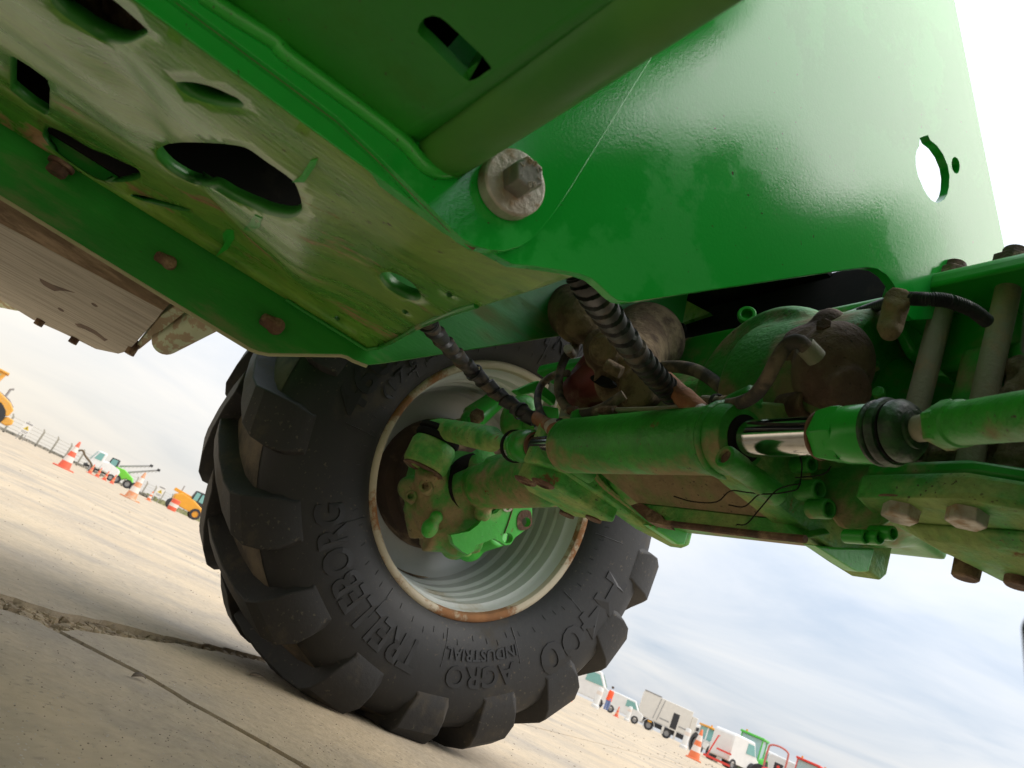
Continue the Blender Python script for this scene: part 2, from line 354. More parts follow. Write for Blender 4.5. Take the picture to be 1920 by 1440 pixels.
# ------------------------------------------------------------------ ground
BIG = 3000
base = B().add([(-BIG,-BIG,-.016), (BIG,-BIG,-.016), (BIG,BIG,-.016), (-BIG,BIG,-.016)], [(0,1,2,3)])
tag(obj('ground', base, 'sand', smooth=0), kind='structure')
def jag(a, b, step, amp, seed):
    a, b = V((a.x, a.y, 0)), V((b.x, b.y, 0)); L = (b-a).length; n = max(2, int(L/step)); d = (b-a)/L; nn = V((-d.y, d.x, 0)); o = []
    for i in range(n+1):
        p = a+(b-a)*i/n; q = noise.noise(p*9+V((seed,0,0)))*1.0+noise.noise(p*31+V((seed,5,0)))*.55+noise.noise(p*90+V((seed,9,0)))*.3
        o.append(p+nn*q*amp)
    return o
j1u = [Zp(u, v, 0) for u, v in ((-140, 1072), (0, 1112), (100, 1145), (200, 1165), (300, 1190), (420, 1213), (520, 1240))]
j1l = [Zp(u, v, 0) for u, v in ((-140, 1110), (0, 1142), (75, 1168))]
j1m = [Zp(u, v, 0) for u, v in ((112, 1181), (170, 1186), (240, 1196), (330, 1207), (420, 1224), (520, 1247))]
j2a = [Zp(u, v, 0) for u, v in ((112, 1181), (287, 1271), (383, 1328), (533, 1411), (640, 1472))]
j2b = [Zp(u, v, 0) for u, v in ((75, 1168), (104, 1184), (282, 1276), (378, 1333), (528, 1417), (632, 1478))]
def jagline(pts, amp, seed, step=.012):
    o = []
    for i, (a, b) in enumerate(zip(pts[:-1], pts[1:])): o += jag(a, b, step, amp, seed)[(1 if i else 0):]
    return o
def ext(a, b, L): d = (b-a); d.z = 0; return b + d.normalized()*L
U = jagline(j1u, .016, 1); Lf = jagline(j1l, .016, 3); Mi = jagline(j1m, .012, 5); Ja = jagline(j2a, .005, 7); Jb = jagline(j2b, .005, 9)
dj1 = (j1u[-1]-j1u[0]).normalized(); dj2 = (j2a[-1]-j2a[0]).normalized()
e1u = [U[-1]+dj1*k for k in (.5, 3, 1500)]; e1m = [Mi[-1]+dj1*k+V((dj1.y, -dj1.x, 0))*(-.0) for k in (.5, 3, 1500)]
w_ = V((dj1.y, -dj1.x, 0)); s_ = 1 if w_.dot(j1m[3]-j1u[3]) > 0 else -1
e1m = [p + w_*s_*.012 for p in e1u]
b1u = [U[0]-dj1*k for k in (1500, 3, .5)]; b1l = [Lf[0]-dj1*k for k in (1500, 3, .5)]
e2a = [Ja[-1]+dj2*k for k in (.5, 3, 1500)]; e2b = [Jb[-1]+dj2*k for k in (.5, 3, 1500)]
def slab(loop):
    b = B(); loop = [V((p.x, p.y, 0)) for p in loop]
    tr = tessellate_polygon([loop]); n = len(loop)
    b.add(loop+[p+V((0,0,-.03)) for p in loop], [tuple(t) for t in tr]+[(i, (i+1) % n, n+(i+1) % n, n+i) for i in range(n)])
    o = obj('concrete_slab', b, 'concrete', smooth=0); tag(o, kind='structure'); return o
s1 = slab(b1u+U+e1u+[V((-2200, 1500, 0)), V((-2200, -1500, 0))])
s2 = slab(Mi+e1m+[V((800, 2600, 0))]+e2a[::-1]+Ja[::-1][:-1])
s3 = slab(b1l+Lf+Jb[1:]+e2b+[V((2200, 1500, 0)), V((2200, -2400, 0))])
# loose crumbs in the joints, chips and pebbles on the slabs
def crumb(b, p, r, rnd, flat_=1.0):
    q = []; a0 = rnd.random()*6.3
    for k, (zz_, rr) in enumerate(((0, 1), (.8, .65))):
        for i in range(5): th = a0+2*pi*i/5; q.append(p+V((cos(th)*rr*r*(.7+.6*rnd.random()), sin(th)*rr*r*(.7+.6*rnd.random()), zz_*r*flat_*(.7+.5*rnd.random()))))
    b.add(q, [(0,1,6,5), (1,2,7,6), (2,3,8,7), (3,4,9,8), (4,0,5,9), (5,6,7,8,9)])
rnd = random.Random(3); rub = B()
for i in range(900):
    t = rnd.random(); k = t*(len(j1u)-1); j = min(int(k), len(j1u)-2); f_ = k-j
    a = j1u[j].lerp(j1u[j+1], f_); kk = t*(len(j1m)-1) if t > .4 else 0
    if t > .36: kk = (t-.36)/.64*(len(j1m)-1); jj = min(int(kk), len(j1m)-2); c = j1m[jj].lerp(j1m[jj+1], kk-jj)
    else: kk = t/.36*(len(j1l)-1); jj = min(int(kk), len(j1l)-2); c = j1l[jj].lerp(j1l[jj+1], kk-jj)
    p = a.lerp(c, rnd.random()); p.z = -.016; crumb(rub, p, rnd.choice((.003, .005, .008, .013)), rnd, .9)
for i in range(260):
    t = rnd.random()*(len(j2a)-1); j = min(int(t), len(j2a)-2); p = j2a[j].lerp(j2a[j+1], t-j)+V((rnd.gauss(0, .004), rnd.gauss(0, .004), -.016)); crumb(rub, p, rnd.choice((.003, .004, .006)), rnd)
tag(obj('joint_rubble', rub, 'sand', smooth=0), 'sandy crumbs filling the broken joint between the concrete slabs', 'rubble', kind='stuff')
chips = B(); pebs = B()
for i in range(1500):
    u = rnd.uniform(-20, 640); v = rnd.uniform(max(880, HB+HM*u+25), 1440); p = Zp(u, v, 0)
    if p.x > -.2: continue
    d = p.length; (crumb(chips, p, rnd.uniform(.0008, .0028)*max(.6, d*.42), rnd, .35) if rnd.random() < .62 else crumb(pebs, p, rnd.uniform(.0006, .0018)*max(.6, d*.5), rnd, .7))
for i in range(160):
    u = rnd.uniform(930, 1400); v = rnd.uniform(HB+HM*u+14, 1440)
    if v < 1440: p = Zp(u, v, 0); crumb(pebs, p, rnd.uniform(.0015, .003)*p.length*.4, rnd, .6)
tag(obj('stone_chips', chips, 'chip', smooth=0), 'pale flakes of stone scattered over the concrete', 'stone chips', kind='stuff')
tag(obj('pebbles', pebs, 'pebble', smooth=0), 'small dark pebbles scattered over the concrete yard', 'pebbles', kind='stuff')
def leafchip(u, v, L, w, a, label):
    p = Zp(u, v, 0); b = B(); q = []
    for i in range(9):
        t = i/8; s = sin(pi*t)**.7*w/2
        for k in (-1, 1): q.append(p + V((cos(a)*(t-.5)*L-sin(a)*s*k, sin(a)*(t-.5)*L+cos(a)*s*k, .003+.004*sin(pi*t)+(0 if k < 0 else .002))))
    b.add(q, [(2*i, 2*i+1, 2*i+3, 2*i+2) for i in range(8)])
    tag(obj('fallen_leaf', b, 'pebble', mods=[('SOLIDIFY', dict(thickness=.001))]), label, 'leaf', 'dry leaves on the concrete')
leafchip(481, 1272, .05, .016, 2.1, 'dry dark leaf lying on the concrete in front of the tyre')
leafchip(648, 1337, .035, .012, 2.4, 'dry leaf fragment on the concrete below the tyre, left of the lowest lugs')
leafchip(257, 1275, .028, .010, 2.2, 'small brown leaf lying beside the narrow slab joint')
# ------------------------------------------------------------------ telehandler (seen from underneath)
T = thing('telehandler', 'big green telehandler seen from underneath, with dusty belly plate, steering axle and lugged tyre', 'telehandler', (-.9, .83, 0))
NX, FX = -.52, -1.26
# near side plate ------------------------------------------------------
def arc_pts(px): return [X(u, v, NX) for u, v in px]
outer = [V((NX, -1.3, .517)), V((NX, .05, .5155)), V((NX, .13, .5145))] + arc_pts(
    [(960, 495), (1000, 499), (1060, 508), (1085, 513), (1108, 521), (1128, 537), (1143, 552), (1158, 563), (1178, 567), (1200, 564), (1300, 548), (1400, 533), (1500, 518), (1590, 505),
     (1625, 501), (1645, 504), (1662, 515), (1675, 532), (1685, 552), (1692, 580), (1712, 600), (1900, 590), (1893, 510), (1840, 250), (1790, 0), (1752, -190)]) + [V((NX, .45, 1.75)), V((NX, -1.3, 1.75))]
holeA = [X(u, v, NX) for u, v in third([(1335,775),(1360,766),(1380,762),(1392,790),(1430,820),(1465,870),(1490,930),(1500,990),(1497,1050),(1488,1090),(1470,1120),(1448,1137),(1430,1142),(1400,1125),(1375,1095),(1350,1050),(1325,990),(1313,930),(1312,880),(1318,845),(1333,820)], 1280, 0)]
holeB = [X(u, v, NX) for u, v in oval(1792, 310, 7.2, 15.5, -.12)]
sp = obj('side_plate', B().prism(outer, (-.011, 0, 0), [holeA, holeB]), 'gloss', T, bevel=.0018, smooth=30)
# far side plate
far = [V((FX, -1.3, .53))] + [X(u, v, FX) for u, v in ((0, 365), (240, 512), (455, 643), (470, 652), (485, 658), (505, 662), (640, 664), (652, 667), (664, 674), (690, 684), (720, 681), (1065, 627))]
far += [V((FX, .70, .90)), V((FX, .74, .90)), V((FX, .80, .95)), V((FX, .90, 1.05)), V((FX, .74, 1.75)), V((FX, -1.3, 1.75))]
obj('side_plate', B().prism(far, (-.011, 0, 0)), 'flange', T, bevel=.0015, smooth=30)['label'] = 'far side plate with its worn bright lower edge'
eb = B(); ep = [X(u, v, FX) for u, v in ((-60, 329), (0, 365), (240, 512), (455, 643), (470, 652), (485, 658), (505, 662), (640, 664), (652, 667), (664, 674), (690, 684))]
eb.tube([p+V((-.005, 0, -.001)) for p in ep], .0042, 8); obj('plate_edge', eb, 'edge', T)
# belly plate: a folded sheet between the two side plates ----------------
PROF = [(-.505, .5165), (-.53, .515), (-.60, .517), (-.70, .530), (-.80, .547), (-.88, .562), (-.96, .582), (-1.04, .602), (-1.10, .616), (-1.15, .624), (-1.19, .629), (-1.22, .630), (-1.238, .627), (-1.246, .622), (-1.25, .614)]
def prof(x, y=0):
    for (a, za), (b, zb) in zip(PROF[:-1], PROF[1:]):
        if b <= x <= a: t = (a-x)/(a-b); t = t*t*(3-2*t)*.5+t*.5; z = za+(zb-za)*t; break
    else: z = PROF[0][1] if x > PROF[0][0] else PROF[-1][1]
    w = max(0, min(1, (-.56-x)/.08))*max(0, min(1, (x+1.2)/.08))
    # near the front the sheet bends up to follow the edge of the side plate
    z += max(0, min(1, (x+.74)/.2))*.33*max(0, y-.128)
    # pressed swage running across the sheet
    z += w*(.012*math.exp(-((y+.10+.25*(x+.8))/.035)**2) - .010*math.exp(-((y-.06+.2*(x+.8))/.05)**2) + .004*sin(y*14+x*9))
    
    return z
def belly(u, v):
    r = ray(u, v); lo, hi = -.5212, -1.2499
    for i in range(60):
        x = lo+(hi-lo)*i/59; p = CAM+r*(x/r.x)
        if p.z >= prof(x, p.y):
            a, b = x+(lo-hi)/59, x
            for k in range(24):
                mid = (a+b)/2; p = CAM+r*(mid/r.x)
                if p.z >= prof(mid, p.y): b = mid
                else: a = mid
            return V((p.x, p.y, 0))
    return V((hi, (CAM+r*(hi/r.x)).y, 0))
H = [third([(285,0),(350,80),(450,150),(550,215),(640,245),(720,245),(800,212),(833,180),(800,140),(700,50),(640,0),(560,-70),(420,-100),(320,-60)]),
     third([(55,318),(75,318),(160,370),(240,428),(272,455),(281,485),(275,640),(250,645),(165,592),(80,525),(58,505),(55,485)]),
     third([(238,750),(262,718),(310,725),(400,770),(500,830),(600,870),(700,915),(770,950),(793,985),(780,1005),(730,1020),(640,1025),(560,1010),(480,970),(400,915),(310,850),(255,790)]),
     third([(880,855),(900,830),(960,808),(1050,800),(1200,805),(1330,818),(1400,840),(1500,910),(1640,1010),(1680,1080),(1698,1150),(1695,1190),(1660,1220),(1600,1228),(1500,1205),(1440,1180),(1300,1120),(1200,1062),(1080,1030),(1000,990),(930,940),(885,890)]),
     third([(735,1095),(800,1100),(950,1140),(1050,1170),(1072,1182),(1030,1187),(930,1165),(820,1135),(750,1110)]),
     third([(990,470),(1020,460),(1100,465),(1200,490),(1290,530),(1340,555),(1372,590),(1350,603),(1250,598),(1130,570),(1030,520)]),
     third([(215,120),(230,95),(280,92),(350,120),(410,165),(445,215),(440,245),(400,250),(330,225),(260,180)], 640, 480),
     oval(842, 553, 7, 4.5, .5, 10), oval(760, 585, 7, 4, .5, 10), oval(632, 597, 6, 3.6, .5, 10)]
holes2 = [[belly(u, v).to_2d() for u, v in (smoothloop(h, 4) if i < 7 and i != 1 else h)] for i, h in enumerate(H)]
fr = [belly(u, v) for u, v in ((1085, 515), (1060, 523), (1020, 537), (980, 550), (940, 562), (900, 575), (860, 587), (825, 600), (795, 612), (765, 628), (740, 642), (715, 653), (690, 659), (668, 658), (650, 652))]
front = [(max(-1.2494, min(-.5215, p.x)), p.y) for p in fr]+[(-1.2494, .13)]
_unused = [(-.5215, .232), (-.54, .240), (-.60, .236), (-.66, .222), (-.75, .213), (-.86, .212), (-.93, .214), (-.98, .214), (-1.03, .205), (-1.08, .196), (-1.16, .190), (-1.22, .185), (-1.2495, .18)]
outl = [V((x, y)) for x, y in front]+[V((-1.2494, y*.1)) for y in range(1, -13, -1)]+[V((-.5215, y*.1)) for y in range(-12, 3)]
def inside(p, poly):
    c = False; j = len(poly)-1
    for i in range(len(poly)):
        a, b = poly[i], poly[j]
        if (a.y > p.y) != (b.y > p.y) and p.x < (b.x-a.x)*(p.y-a.y)/(b.y-a.y)+a.x: c = not c
        j = i
    return c
gv = []
for i in range(48):
    for j in range(62):
        y = .25-j*.011 if j < 44 else -.234-(j-44)*.055; x = -.5225-i*.0153
        p = V((x, y)); 
        if inside(p, outl) and all(min((p-q).length for q in h) > .005 for h in holes2): gv.append(p)
edges = []; pts = []
for lp in [outl]+holes2:
    k = len(pts); pts += lp; edges += [(k+i, k+(i+1) % len(lp)) for i in range(len(lp))]
vs, _, fs, *_r = delaunay_2d_cdt(pts+gv, edges, [], 0, 1e-5)
keep = []
for f in fs:
    c = (vs[f[0]]+vs[f[1]]+vs[f[2]])/3
    if inside(c, outl) and not any(inside(c, h) for h in holes2): keep.append(f)
bp = B(); bp.v = [V((p.x, p.y, prof(p.x, p.y))) for p in vs]; bp.f = [tuple(f) for f in keep]
bm_ = obj('belly_plate', bp, 'belly', T, smooth=50, mods=[('SOLIDIFY', dict(thickness=.012, offset=1.0))], fixn=False)
for p_ in bm_.data.polygons:
    if p_.normal.z > 0: p_.flip()
bm_.modifiers['solidify'].offset = -1.0; bm_.data.materials.append(M['bellyrim']); bm_.modifiers['solidify'].material_offset_rim = 1; bm_.modifiers['solidify'].material_offset = 1; bm_.modifiers['solidify'].thickness = .015
bm_.data.update()
# front lip fold under the far corner
lip = B(); lip.tube([V((x, y-.004, prof(x, y)-.001)) for x, y in front if x < -.64], .0034, 10); obj('plate_lip', lip, 'flange', T)
# dried mud pads and paint-bare patches stand as thin raised flakes
def flake(px, mat, nm='mud_flake', h=.0012):
    q = [belly(u, v) for u, v in px]; b = B(); m = len(q); c = sum(q, V((0,0,0)))/m
    top = [V((p.x, p.y, prof(p.x, p.y)-h)) for p in q]; bot = [V((p.x, p.y, prof(p.x, p.y)+.002)) for p in q]
    b.add(top+bot+[V((c.x, c.y, prof(c.x, c.y)-h*1.3))], [(i, (i+1) % m, 2*m) for i in range(m)]+[(i, (i+1) % m, m+(i+1) % m, m+i) for i in range(m)])
    return obj(nm, b, mat, T, smooth=0)
flake([(549,340),(560,336),(583,300),(596,297),(592,310),(572,340)], 'green_clean', 'paint_patch')
flake([(457,430),(463,424),(478,402),(492,408),(488,424),(470,432)], 'green_clean', 'paint_patch')
flake([(404,482),(420,468),(420,455),(418,438),(425,430),(438,431),(440,446),(428,466)], 'green_clean', 'paint_patch')
# bolts in the belly
def hexbolt(p, ax, rad, h, mat, parent=T, wash=None, name='bolt', spin=0, wm='zinc'):
    p, ax = V(p), V(ax).normalized()
    b = B().hexa(p, ax, rad, h, spin); o = obj(name, b, mat, parent, bevel=rad*.06)
    if wash: ORG[o] = ORG[parent]; obj('washer', B().lathe([(0, -wash[1]), (wash[0]*.97, -wash[1]), (wash[0], -wash[1]*.8), (wash[0], -.0015), (wash[0]*.96, 0), (0, .0002)], p, ax, 36), wm, o)
    return o
def B3(u, v): p = belly(u, v); return V((p.x, p.y, prof(p.x, p.y)))
hexbolt(B3(113, 312)+V((0,0,-.008)), (0,0,-1), .015, .014, 'rustdirt', wash=(.019, .006), spin=.4, wm='rustdirt')
def slotbolt(u0, v0, u1, v1, x, r, lab):
    a, b2 = X(u0, v0, x), X(u1, v1, x); q = B()
    q.tube([a.lerp(b2, i/10)+V((.003, 0, 0)) for i in range(11)], lambda t, th: r*(.75+.25*t)*(.6 if t < .05 else 1), 12); q.cyl(b2+V((-.01,0,0)), b2+V((r*1.0, 0, 0)), r*1.08, r*.95, 16)
    q.cyl(b2+V((r*.9,0,0)), b2+V((r*1.25, 0, 0)), r*.5, r*.45, 6)
    o = cast('carriage_bolt', q, 'rustdirt', T, .0022, 2); o['label'] = lab
slotbolt(290, 478, 318, 493, -1.256, .0105, 'rusted bolt in an oblong slot of the far flange')
slotbolt(488, 596, 517, 612, -1.256, .0135, 'rusted round bolt near the front corner of the far flange')
# bracket plate bolted onto the near side plate --------------------------
BX = -.508
bl = [V((BX, -1.3, .531))] + [X(u, v, BX) for u, v in ((337, 0), (480, 100), (633, 213), (760, 348), (845, 437))]
bl = [V((BX, -1.3, .5305)), V((BX, .0, .5305))] + [X(u, v, BX) for u, v in ((640, 221), (760, 345), (846, 430), (868, 448), (890, 461), (915, 468), (945, 470), (972, 463), (995, 449), (1016, 428), (1040, 398), (1068, 356), (1120, 272), (1200, 143), (1290, 0), (1410, -190))]
bl = [V((BX, -1.3, .5305))] + [X(u, v, BX) for u, v in ((337, 0), (633, 220), (700, 283), (780, 362), (842, 424), (866, 446), (890, 461), (915, 468), (945, 470), (972, 463), (995, 449), (1016, 428), (1040, 398), (1068, 356), (1120, 272), (1200, 143), (1290, 0), (1410, -190))] + [V((BX, .30, 1.4)), V((BX, -1.3, 1.4))]
obj('bracket_plate', B().prism(bl, (-.0118, 0, 0)), 'gloss', T, bevel=.0025, smooth=30)
gz = .548
w2 = B(); w2.tube(spline([X(u, v, BX+.002) for u, v in ((380, -10), (440, 30), (520, 80), (532, 98), (600, 148), (680, 206), (757, 266), (780, 292), (800, 312), (828, 322), (858, 316), (880, 300))], 60), .0062, 10); obj('weld_bead', w2, 'green_clean', T)
w3 = B(); w3.tube([X(u, v, BX-.006) for u, v in ((300, -30), (337, 2), (633, 222), (700, 285), (780, 364), (842, 426), (890, 464))], .003, 8); obj('seam_line', w3, 'rustdirt', T)
# the box hung on the bracket: flat underside, rolled front edge -----------
f0 = X(800, 290, BX); f0.z = gz; f1 = Zp(1280, 0, gz); fd = (f1-f0).normalized(); fn = V((-fd.y, fd.x, 0)); 
if fn.y < 0: fn = -fn
RF = .026; xb = .22; L_ = (xb-BX)/fd.x
slot = [Zp(u, v, gz) for u, v in ((783, 60), (786, 45), (796, 34), (811, 29), (826, 33), (838, 42), (905, 105), (922, 128), (918, 140), (897, 147), (878, 152), (862, 140), (800, 78), (788, 68))]
pl = [V((BX, -1.3, gz)), V((xb, -1.3, gz)), f0+fd*L_-fn*RF, f0-fn*RF]
sb = B().prism(pl, (0, 0, .008), [slot])
prv = []
for i in range(13):
    a = -pi/2+pi/2*i/12; prv.append((-RF+RF*cos(a), RF+RF*sin(a)))
prv.append((0, .75)); ring0 = [f0+fn*a+V((0,0,b)) for a, b in prv]; ring1 = [p+fd*L_ for p in ring0]; ins0 = [p-fn*.006+V((0,0,.006)) for p in ring0]; ins1 = [p-fn*.006+V((0,0,.006)) for p in ring1]
m = len(ring0)
sb.add(ring0+ring1+ins0+ins1, [(i, i+1, m+i+1, m+i) for i in range(m-1)]+[(2*m+i, 2*m+i+1, 3*m+i+1, 3*m+i) for i in range(m-1)]+[(m-1, 2*m-1, 4*m-1, 3*m-1), (m, 0, 2*m, 3*m)])
rc0 = X(838, 279, BX); rc1 = Zp(1228, 0, rc0.z); rcd = (rc1-rc0).normalized()
obj('rolled_edge', B().tube([rc0-rcd*.002, rc0+rcd*.01, rc0+rcd*.8], .0235, 32), 'rolled', T)
sbo = obj('side_box', sb, 'boxgreen', T, smooth=50)
obj('box_top', B().box((BX/2+xb/2, -.6, .95), (xb-BX, 1.4, .01)), 'green_clean', T)
obj('box_side', B().box((xb-.004, -.6, .75), (.008, 1.4, .4)), 'green_clean', T)
obj('slot_dark_liner', B().bx((BX+.01, -1.2, gz+.07), (.2, f0.y-.03, gz+.075)), 'dark', T)  # near-black sheet added so the slot reads dark
# clamping bolt with the thick washer
bc = X(951, 352, BX+.0005)
wash = B().lathe([(0, 0), (.0262, 0), (.0275, .0012), (.0275, .0135), (.0262, .015), (0, .015)], bc, (1, 0, 0), 48)
bo = obj('bolt', B().hexa(bc+V((.015, 0, 0)), (1, 0, 0), .0142, .021, .25), 'bolt', T, bevel=.0008); bo['label'] = 'hex bolt head with raised marks on a thick round washer'
obj('washer', wash, 'zinc', bo, bevel=.0006)
def text_mesh(txt, size, ext_=.0008, off_=0):
    cu = bpy.data.curves.new('lettering', 'FONT'); cu.body = txt; cu.size = size; cu.extrude = ext_; cu.align_x = 'CENTER'; cu.align_y = 'CENTER'; cu.resolution_u = 3; cu.offset = off_
    o = bpy.data.objects.new('lettering', cu); COL.objects.link(o); bpy.context.view_layer.update()
    me = bpy.data.meshes.new_from_object(o.evaluated_get(bpy.context.evaluated_depsgraph_get()))
    v = [p.co.copy() for p in me.vertices]; f = [tuple(p.vertices) for p in me.polygons]
    bpy.data.objects.remove(o); bpy.data.curves.remove(cu); bpy.data.meshes.remove(me); return v, f
tb = B()
for ch, ang in (('0', 118), ('B', 88), ('C', 55), ('1', 5), ('8.8', -52), ('-', -128), ('L', 170)):
    v, f = text_mesh(ch, .0062, .0004); a = R_(ang); er = V((0, cos(a), sin(a))); et = V((0, sin(a), -cos(a)))
    tb.add([bc+V((.0362+p.z, 0, 0))+er*(.0088+p.y)+et*p.x for p in v], f)
obj('raised_marks', tb, 'zinc', bo, smooth=0)
# plates added to block light and read as dark interior; inner works ----------------
obj('roof_blocker', B().bx((FX, -1.3, 1.52), (NX-.012, .42, 1.535)), 'dark', T)
obj('dark_backing', B().bx((-1.5, 1.0, .98), (-.70, 1.012, 1.20)), 'dark', T)
obj('dark_backing', B().bx((-1.45, .97, .86), (-.80, .985, 1.16)), 'dark', T)
obj('rear_blocker', B().bx((FX, -1.3, .53), (NX-.012, -1.29, 1.3)), 'flange', T)
obj('roof_blocker', B().bx((-1.5, .43, 1.19), (-.98, 1.0, 1.20)), 'dark', T)
obj('dark_liner', B().bx((FX+.012, -1.28, .64), (FX+.02, .15, 1.5)), 'dark', T)
obj('dark_liner', B().bx((NX-.03, -1.28, .56), (NX-.02, .12, 1.5)), 'dark', T)
obj('dark_tray', B().bx((FX+.03, -1.28, .86), (NX-.04, .10, .87)), 'dark', T)
hp = B3(490, 290)+V((0, .0, .10)); q = B()
q.lathe([(.05, 0), (.056, .005), (.056, .02), (.05, .025), (.040, .025), (.038, .0)], hp, (.15, -.2, -1), 32, closed=True); obj('coupling_ring', q, 'brown', T)
q = B().cyl(hp+V((0,0,.03)), hp+V((.02,.02,.30)), .05, .06).ball(hp+V((-.09,-.02,.06)), .06).cyl(hp+V((-.25,.02,.10)), hp+V((.05,.02,.12)), .028).cyl(hp+V((-.1,-.3,.14)), hp+V((-.1,.2,.13)), .03); cast('hydraulic_valve', q, 'dark', T, .006, 3)
q = B().cyl(B3(190, 20)+V((-.09,.06,.08)), B3(190, 20)+V((-.2,-.2,.14)), .05).ball(B3(190, 20)+V((-.09,.07,.08)), .045); cast('hydraulic_valve', q, 'brown', T, .006, 3)
for k in range(3):
    p = B3(440+20*k, 320-8*k)+V((0,0,.05)); obj('inner_hose', B().tube(spline([p+V((.0,-.16,.03)), p+V((-.02,-.05,0)), p+V((.02,.05,.01)), p+V((0,.16,.05))], 24), .008, 10), 'dark', T)
# board and tube beyond the far plate ---------------------------------------
zb = .515
bq = [Zp(u, v, zb) for u, v in ((-120, 505), (0, 562), (62, 600), (112, 622), (150, 640), (180, 655), (222, 664), (240, 659), (290, 604), (306, 583), (-120, 355))]
wo = obj('skid_board', B().prism(bq, (0, 0, .05)), 'wood', T, bevel=.003); wo['label'] = 'weathered board-like underside panel with grain and knots'
ORG[wo] = ORG[T]
def knot(px):
    o = obj('knot', B().prism([Zp(u, v, zb-.0005) for u, v in px], (0,0,.002)), 'knot', wo, smooth=0)
knot(((74,522),(86,528),(98,534),(110,538),(124,543),(140,549),(124,546),(112,545),(102,546),(92,541),(82,535),(75,527)))
knot(((140,607),(150,607),(165,613),(180,621),(190,629),(196,634),(202,637),(196,640),(188,634),(176,626),(160,618),(146,613)))
for u, v in ((177, 572), (114, 581)): knot(oval(u, v, 7, 2.2, .55, 8))
a, b_ = Zp(0, 405, zb+.0), Zp(306, 583, zb)
sd = [Zp(u, v, zb) + V((.004, 0, 0)) for u, v in ((-120, 355), (306, 583))]
up = [V((p.x+.045, p.y+.01, p.z+.045)) for p in sd]
obj('board_side', B().prism([sd[0], sd[1], up[1], up[0]], (-.02, 0, .01)), 'woodside', T)
for u, v in ((86, 588), (150, 622), (258, 640)):
    obj('board_bolt', B().cyl(Zp(u, v, zb+.02), Zp(u, v, zb+.02)+V((0,0,-.035)), .011, n=10), 'rustdirt', T)
obj('hanger_strip', B().prism([Zp(u, v, zb+.012) for u, v in ((243, 663), (262, 655), (345, 588), (330, 572), (300, 592))], (0, 0, .03)), 'peel', T, bevel=.002)
obj('hanger_strip', B().prism([Zp(u, v, zb+.05) for u, v in ((-140, 545), (-10, 575), (30, 583), (70, 586), (40, 560), (-140, 480))], (0, 0, .03)), 'peel', T, bevel=.002)
t0, t1 = Zp(312, 640, .53), X(405, 585, -1.28)
q = B(); td = (t1-t0).normalized(); q.tube([t0-td*.022, t0-td*.017, t0-td*.008, t0, t0+td*.1, t1], [.006, .019, .026, .028, .028, .028], 24); obj('support_tube', q, 'peel', T)
obj('far_box', B().bx((-2.1, -1.3, zb+.055), (-1.38, -.05, 1.2)), 'flange', T)

# ------------------------------------------------------------------ wheels
WR = .598
SIDE = [(.318, -.004), (.328, .012), (.345, .028), (.375, .042), (.42, .050), (.47, .051), (.515, .044), (.548, .028), (.572, -.002), (.585, -.05), (.590, -.11), (.591, -.18)]
def t_side(r):
    if r <= SIDE[0][0]: return SIDE[0][1]
    for (a, ta), (b, tb_) in zip(SIDE[:-1], SIDE[1:]):
        if a <= r <= b: return ta+(tb_-ta)*(r-a)/(b-a)
    return SIDE[-1][1]
def clampz(b):
    for p in b.v:
        if p.z < -WR+.001: p.z = -WR+.001
    return b
full = SIDE+[(r, -.36-t) for r, t in SIDE[::-1][1:]]
tyre_b = clampz(B().lathe(full, (0,0,0), (1,0,0), 120, ref=(0,1,0), caps=False))
def P3(r, th, t): return V((t, r*cos(th), r*sin(th)))
LUG = [(-.205, .632, -.205, .580, 0, .027, .038), (-.165, .634, -.165, .582, .062, .027, .038), (-.11, .634, -.11, .582, .145, .028, .040), (-.05, .632, -.05, .576, .230, .033, .044), (-.006, .626, -.02, .56, .283, .044, .054),
       (.020, .611, .0, .545, .305, .052, .060), (.039, .580, .012, .53, .322, .055, .062), (.0475, .548, .022, .505, .328, .052, .062), (.0495, .500, .044, .485, .332, .038, .054)]
def lug(sign, base_th, clamp=False):
    b = B(); q = []; f = []
    for tt, rt, tb_, rb, dth, wt, wb in LUG:
        th = base_th+dth
        tt2, tb2 = (tt, tb_) if sign > 0 else (-.36-tt, -.36-tb_)
        q += [P3(rb, th-wb/rb, tb2), P3(rt, th-wt/rt, tt2), P3(rt, th+wt/rt, tt2), P3(rb, th+wb/rb, tb2)]
    n = len(LUG)
    for i in range(n-1):
        for j in range(3): f.append((4*i+j, 4*i+j+1, 4*i+5+j, 4*i+4+j))
        f.append((4*i+3, 4*i, 4*i+4, 4*i+7))
    f += [(0, 1, 2, 3), (4*n-4, 4*n-3, 4*n-2, 4*n-1)]
    b.add(q, f); return clampz(b) if clamp else b
NL = 17
hairs = []
def rim_prof():
    return [(.3275, -.020), (.3275, -.006), (.326, .004), (.321, .009), (.314, .010), (.308, .006), (.3045, -.006), (.302, -.030), (.298, -.040), (.292, -.046), (.291, -.085), (.286, -.092), (.2855, -.128), (.2795, -.136), (.279, -.165), (.272, -.174), (.2705, -.215), (.262, -.226), (.258, -.262), (.250, -.272), (.235, -.282), (.19, -.292), (.12, -.296), (.0, -.298)]
rp = rim_prof()
tyre_me = rim_me = flange_me = None; lug_me = {}; low_me = {}
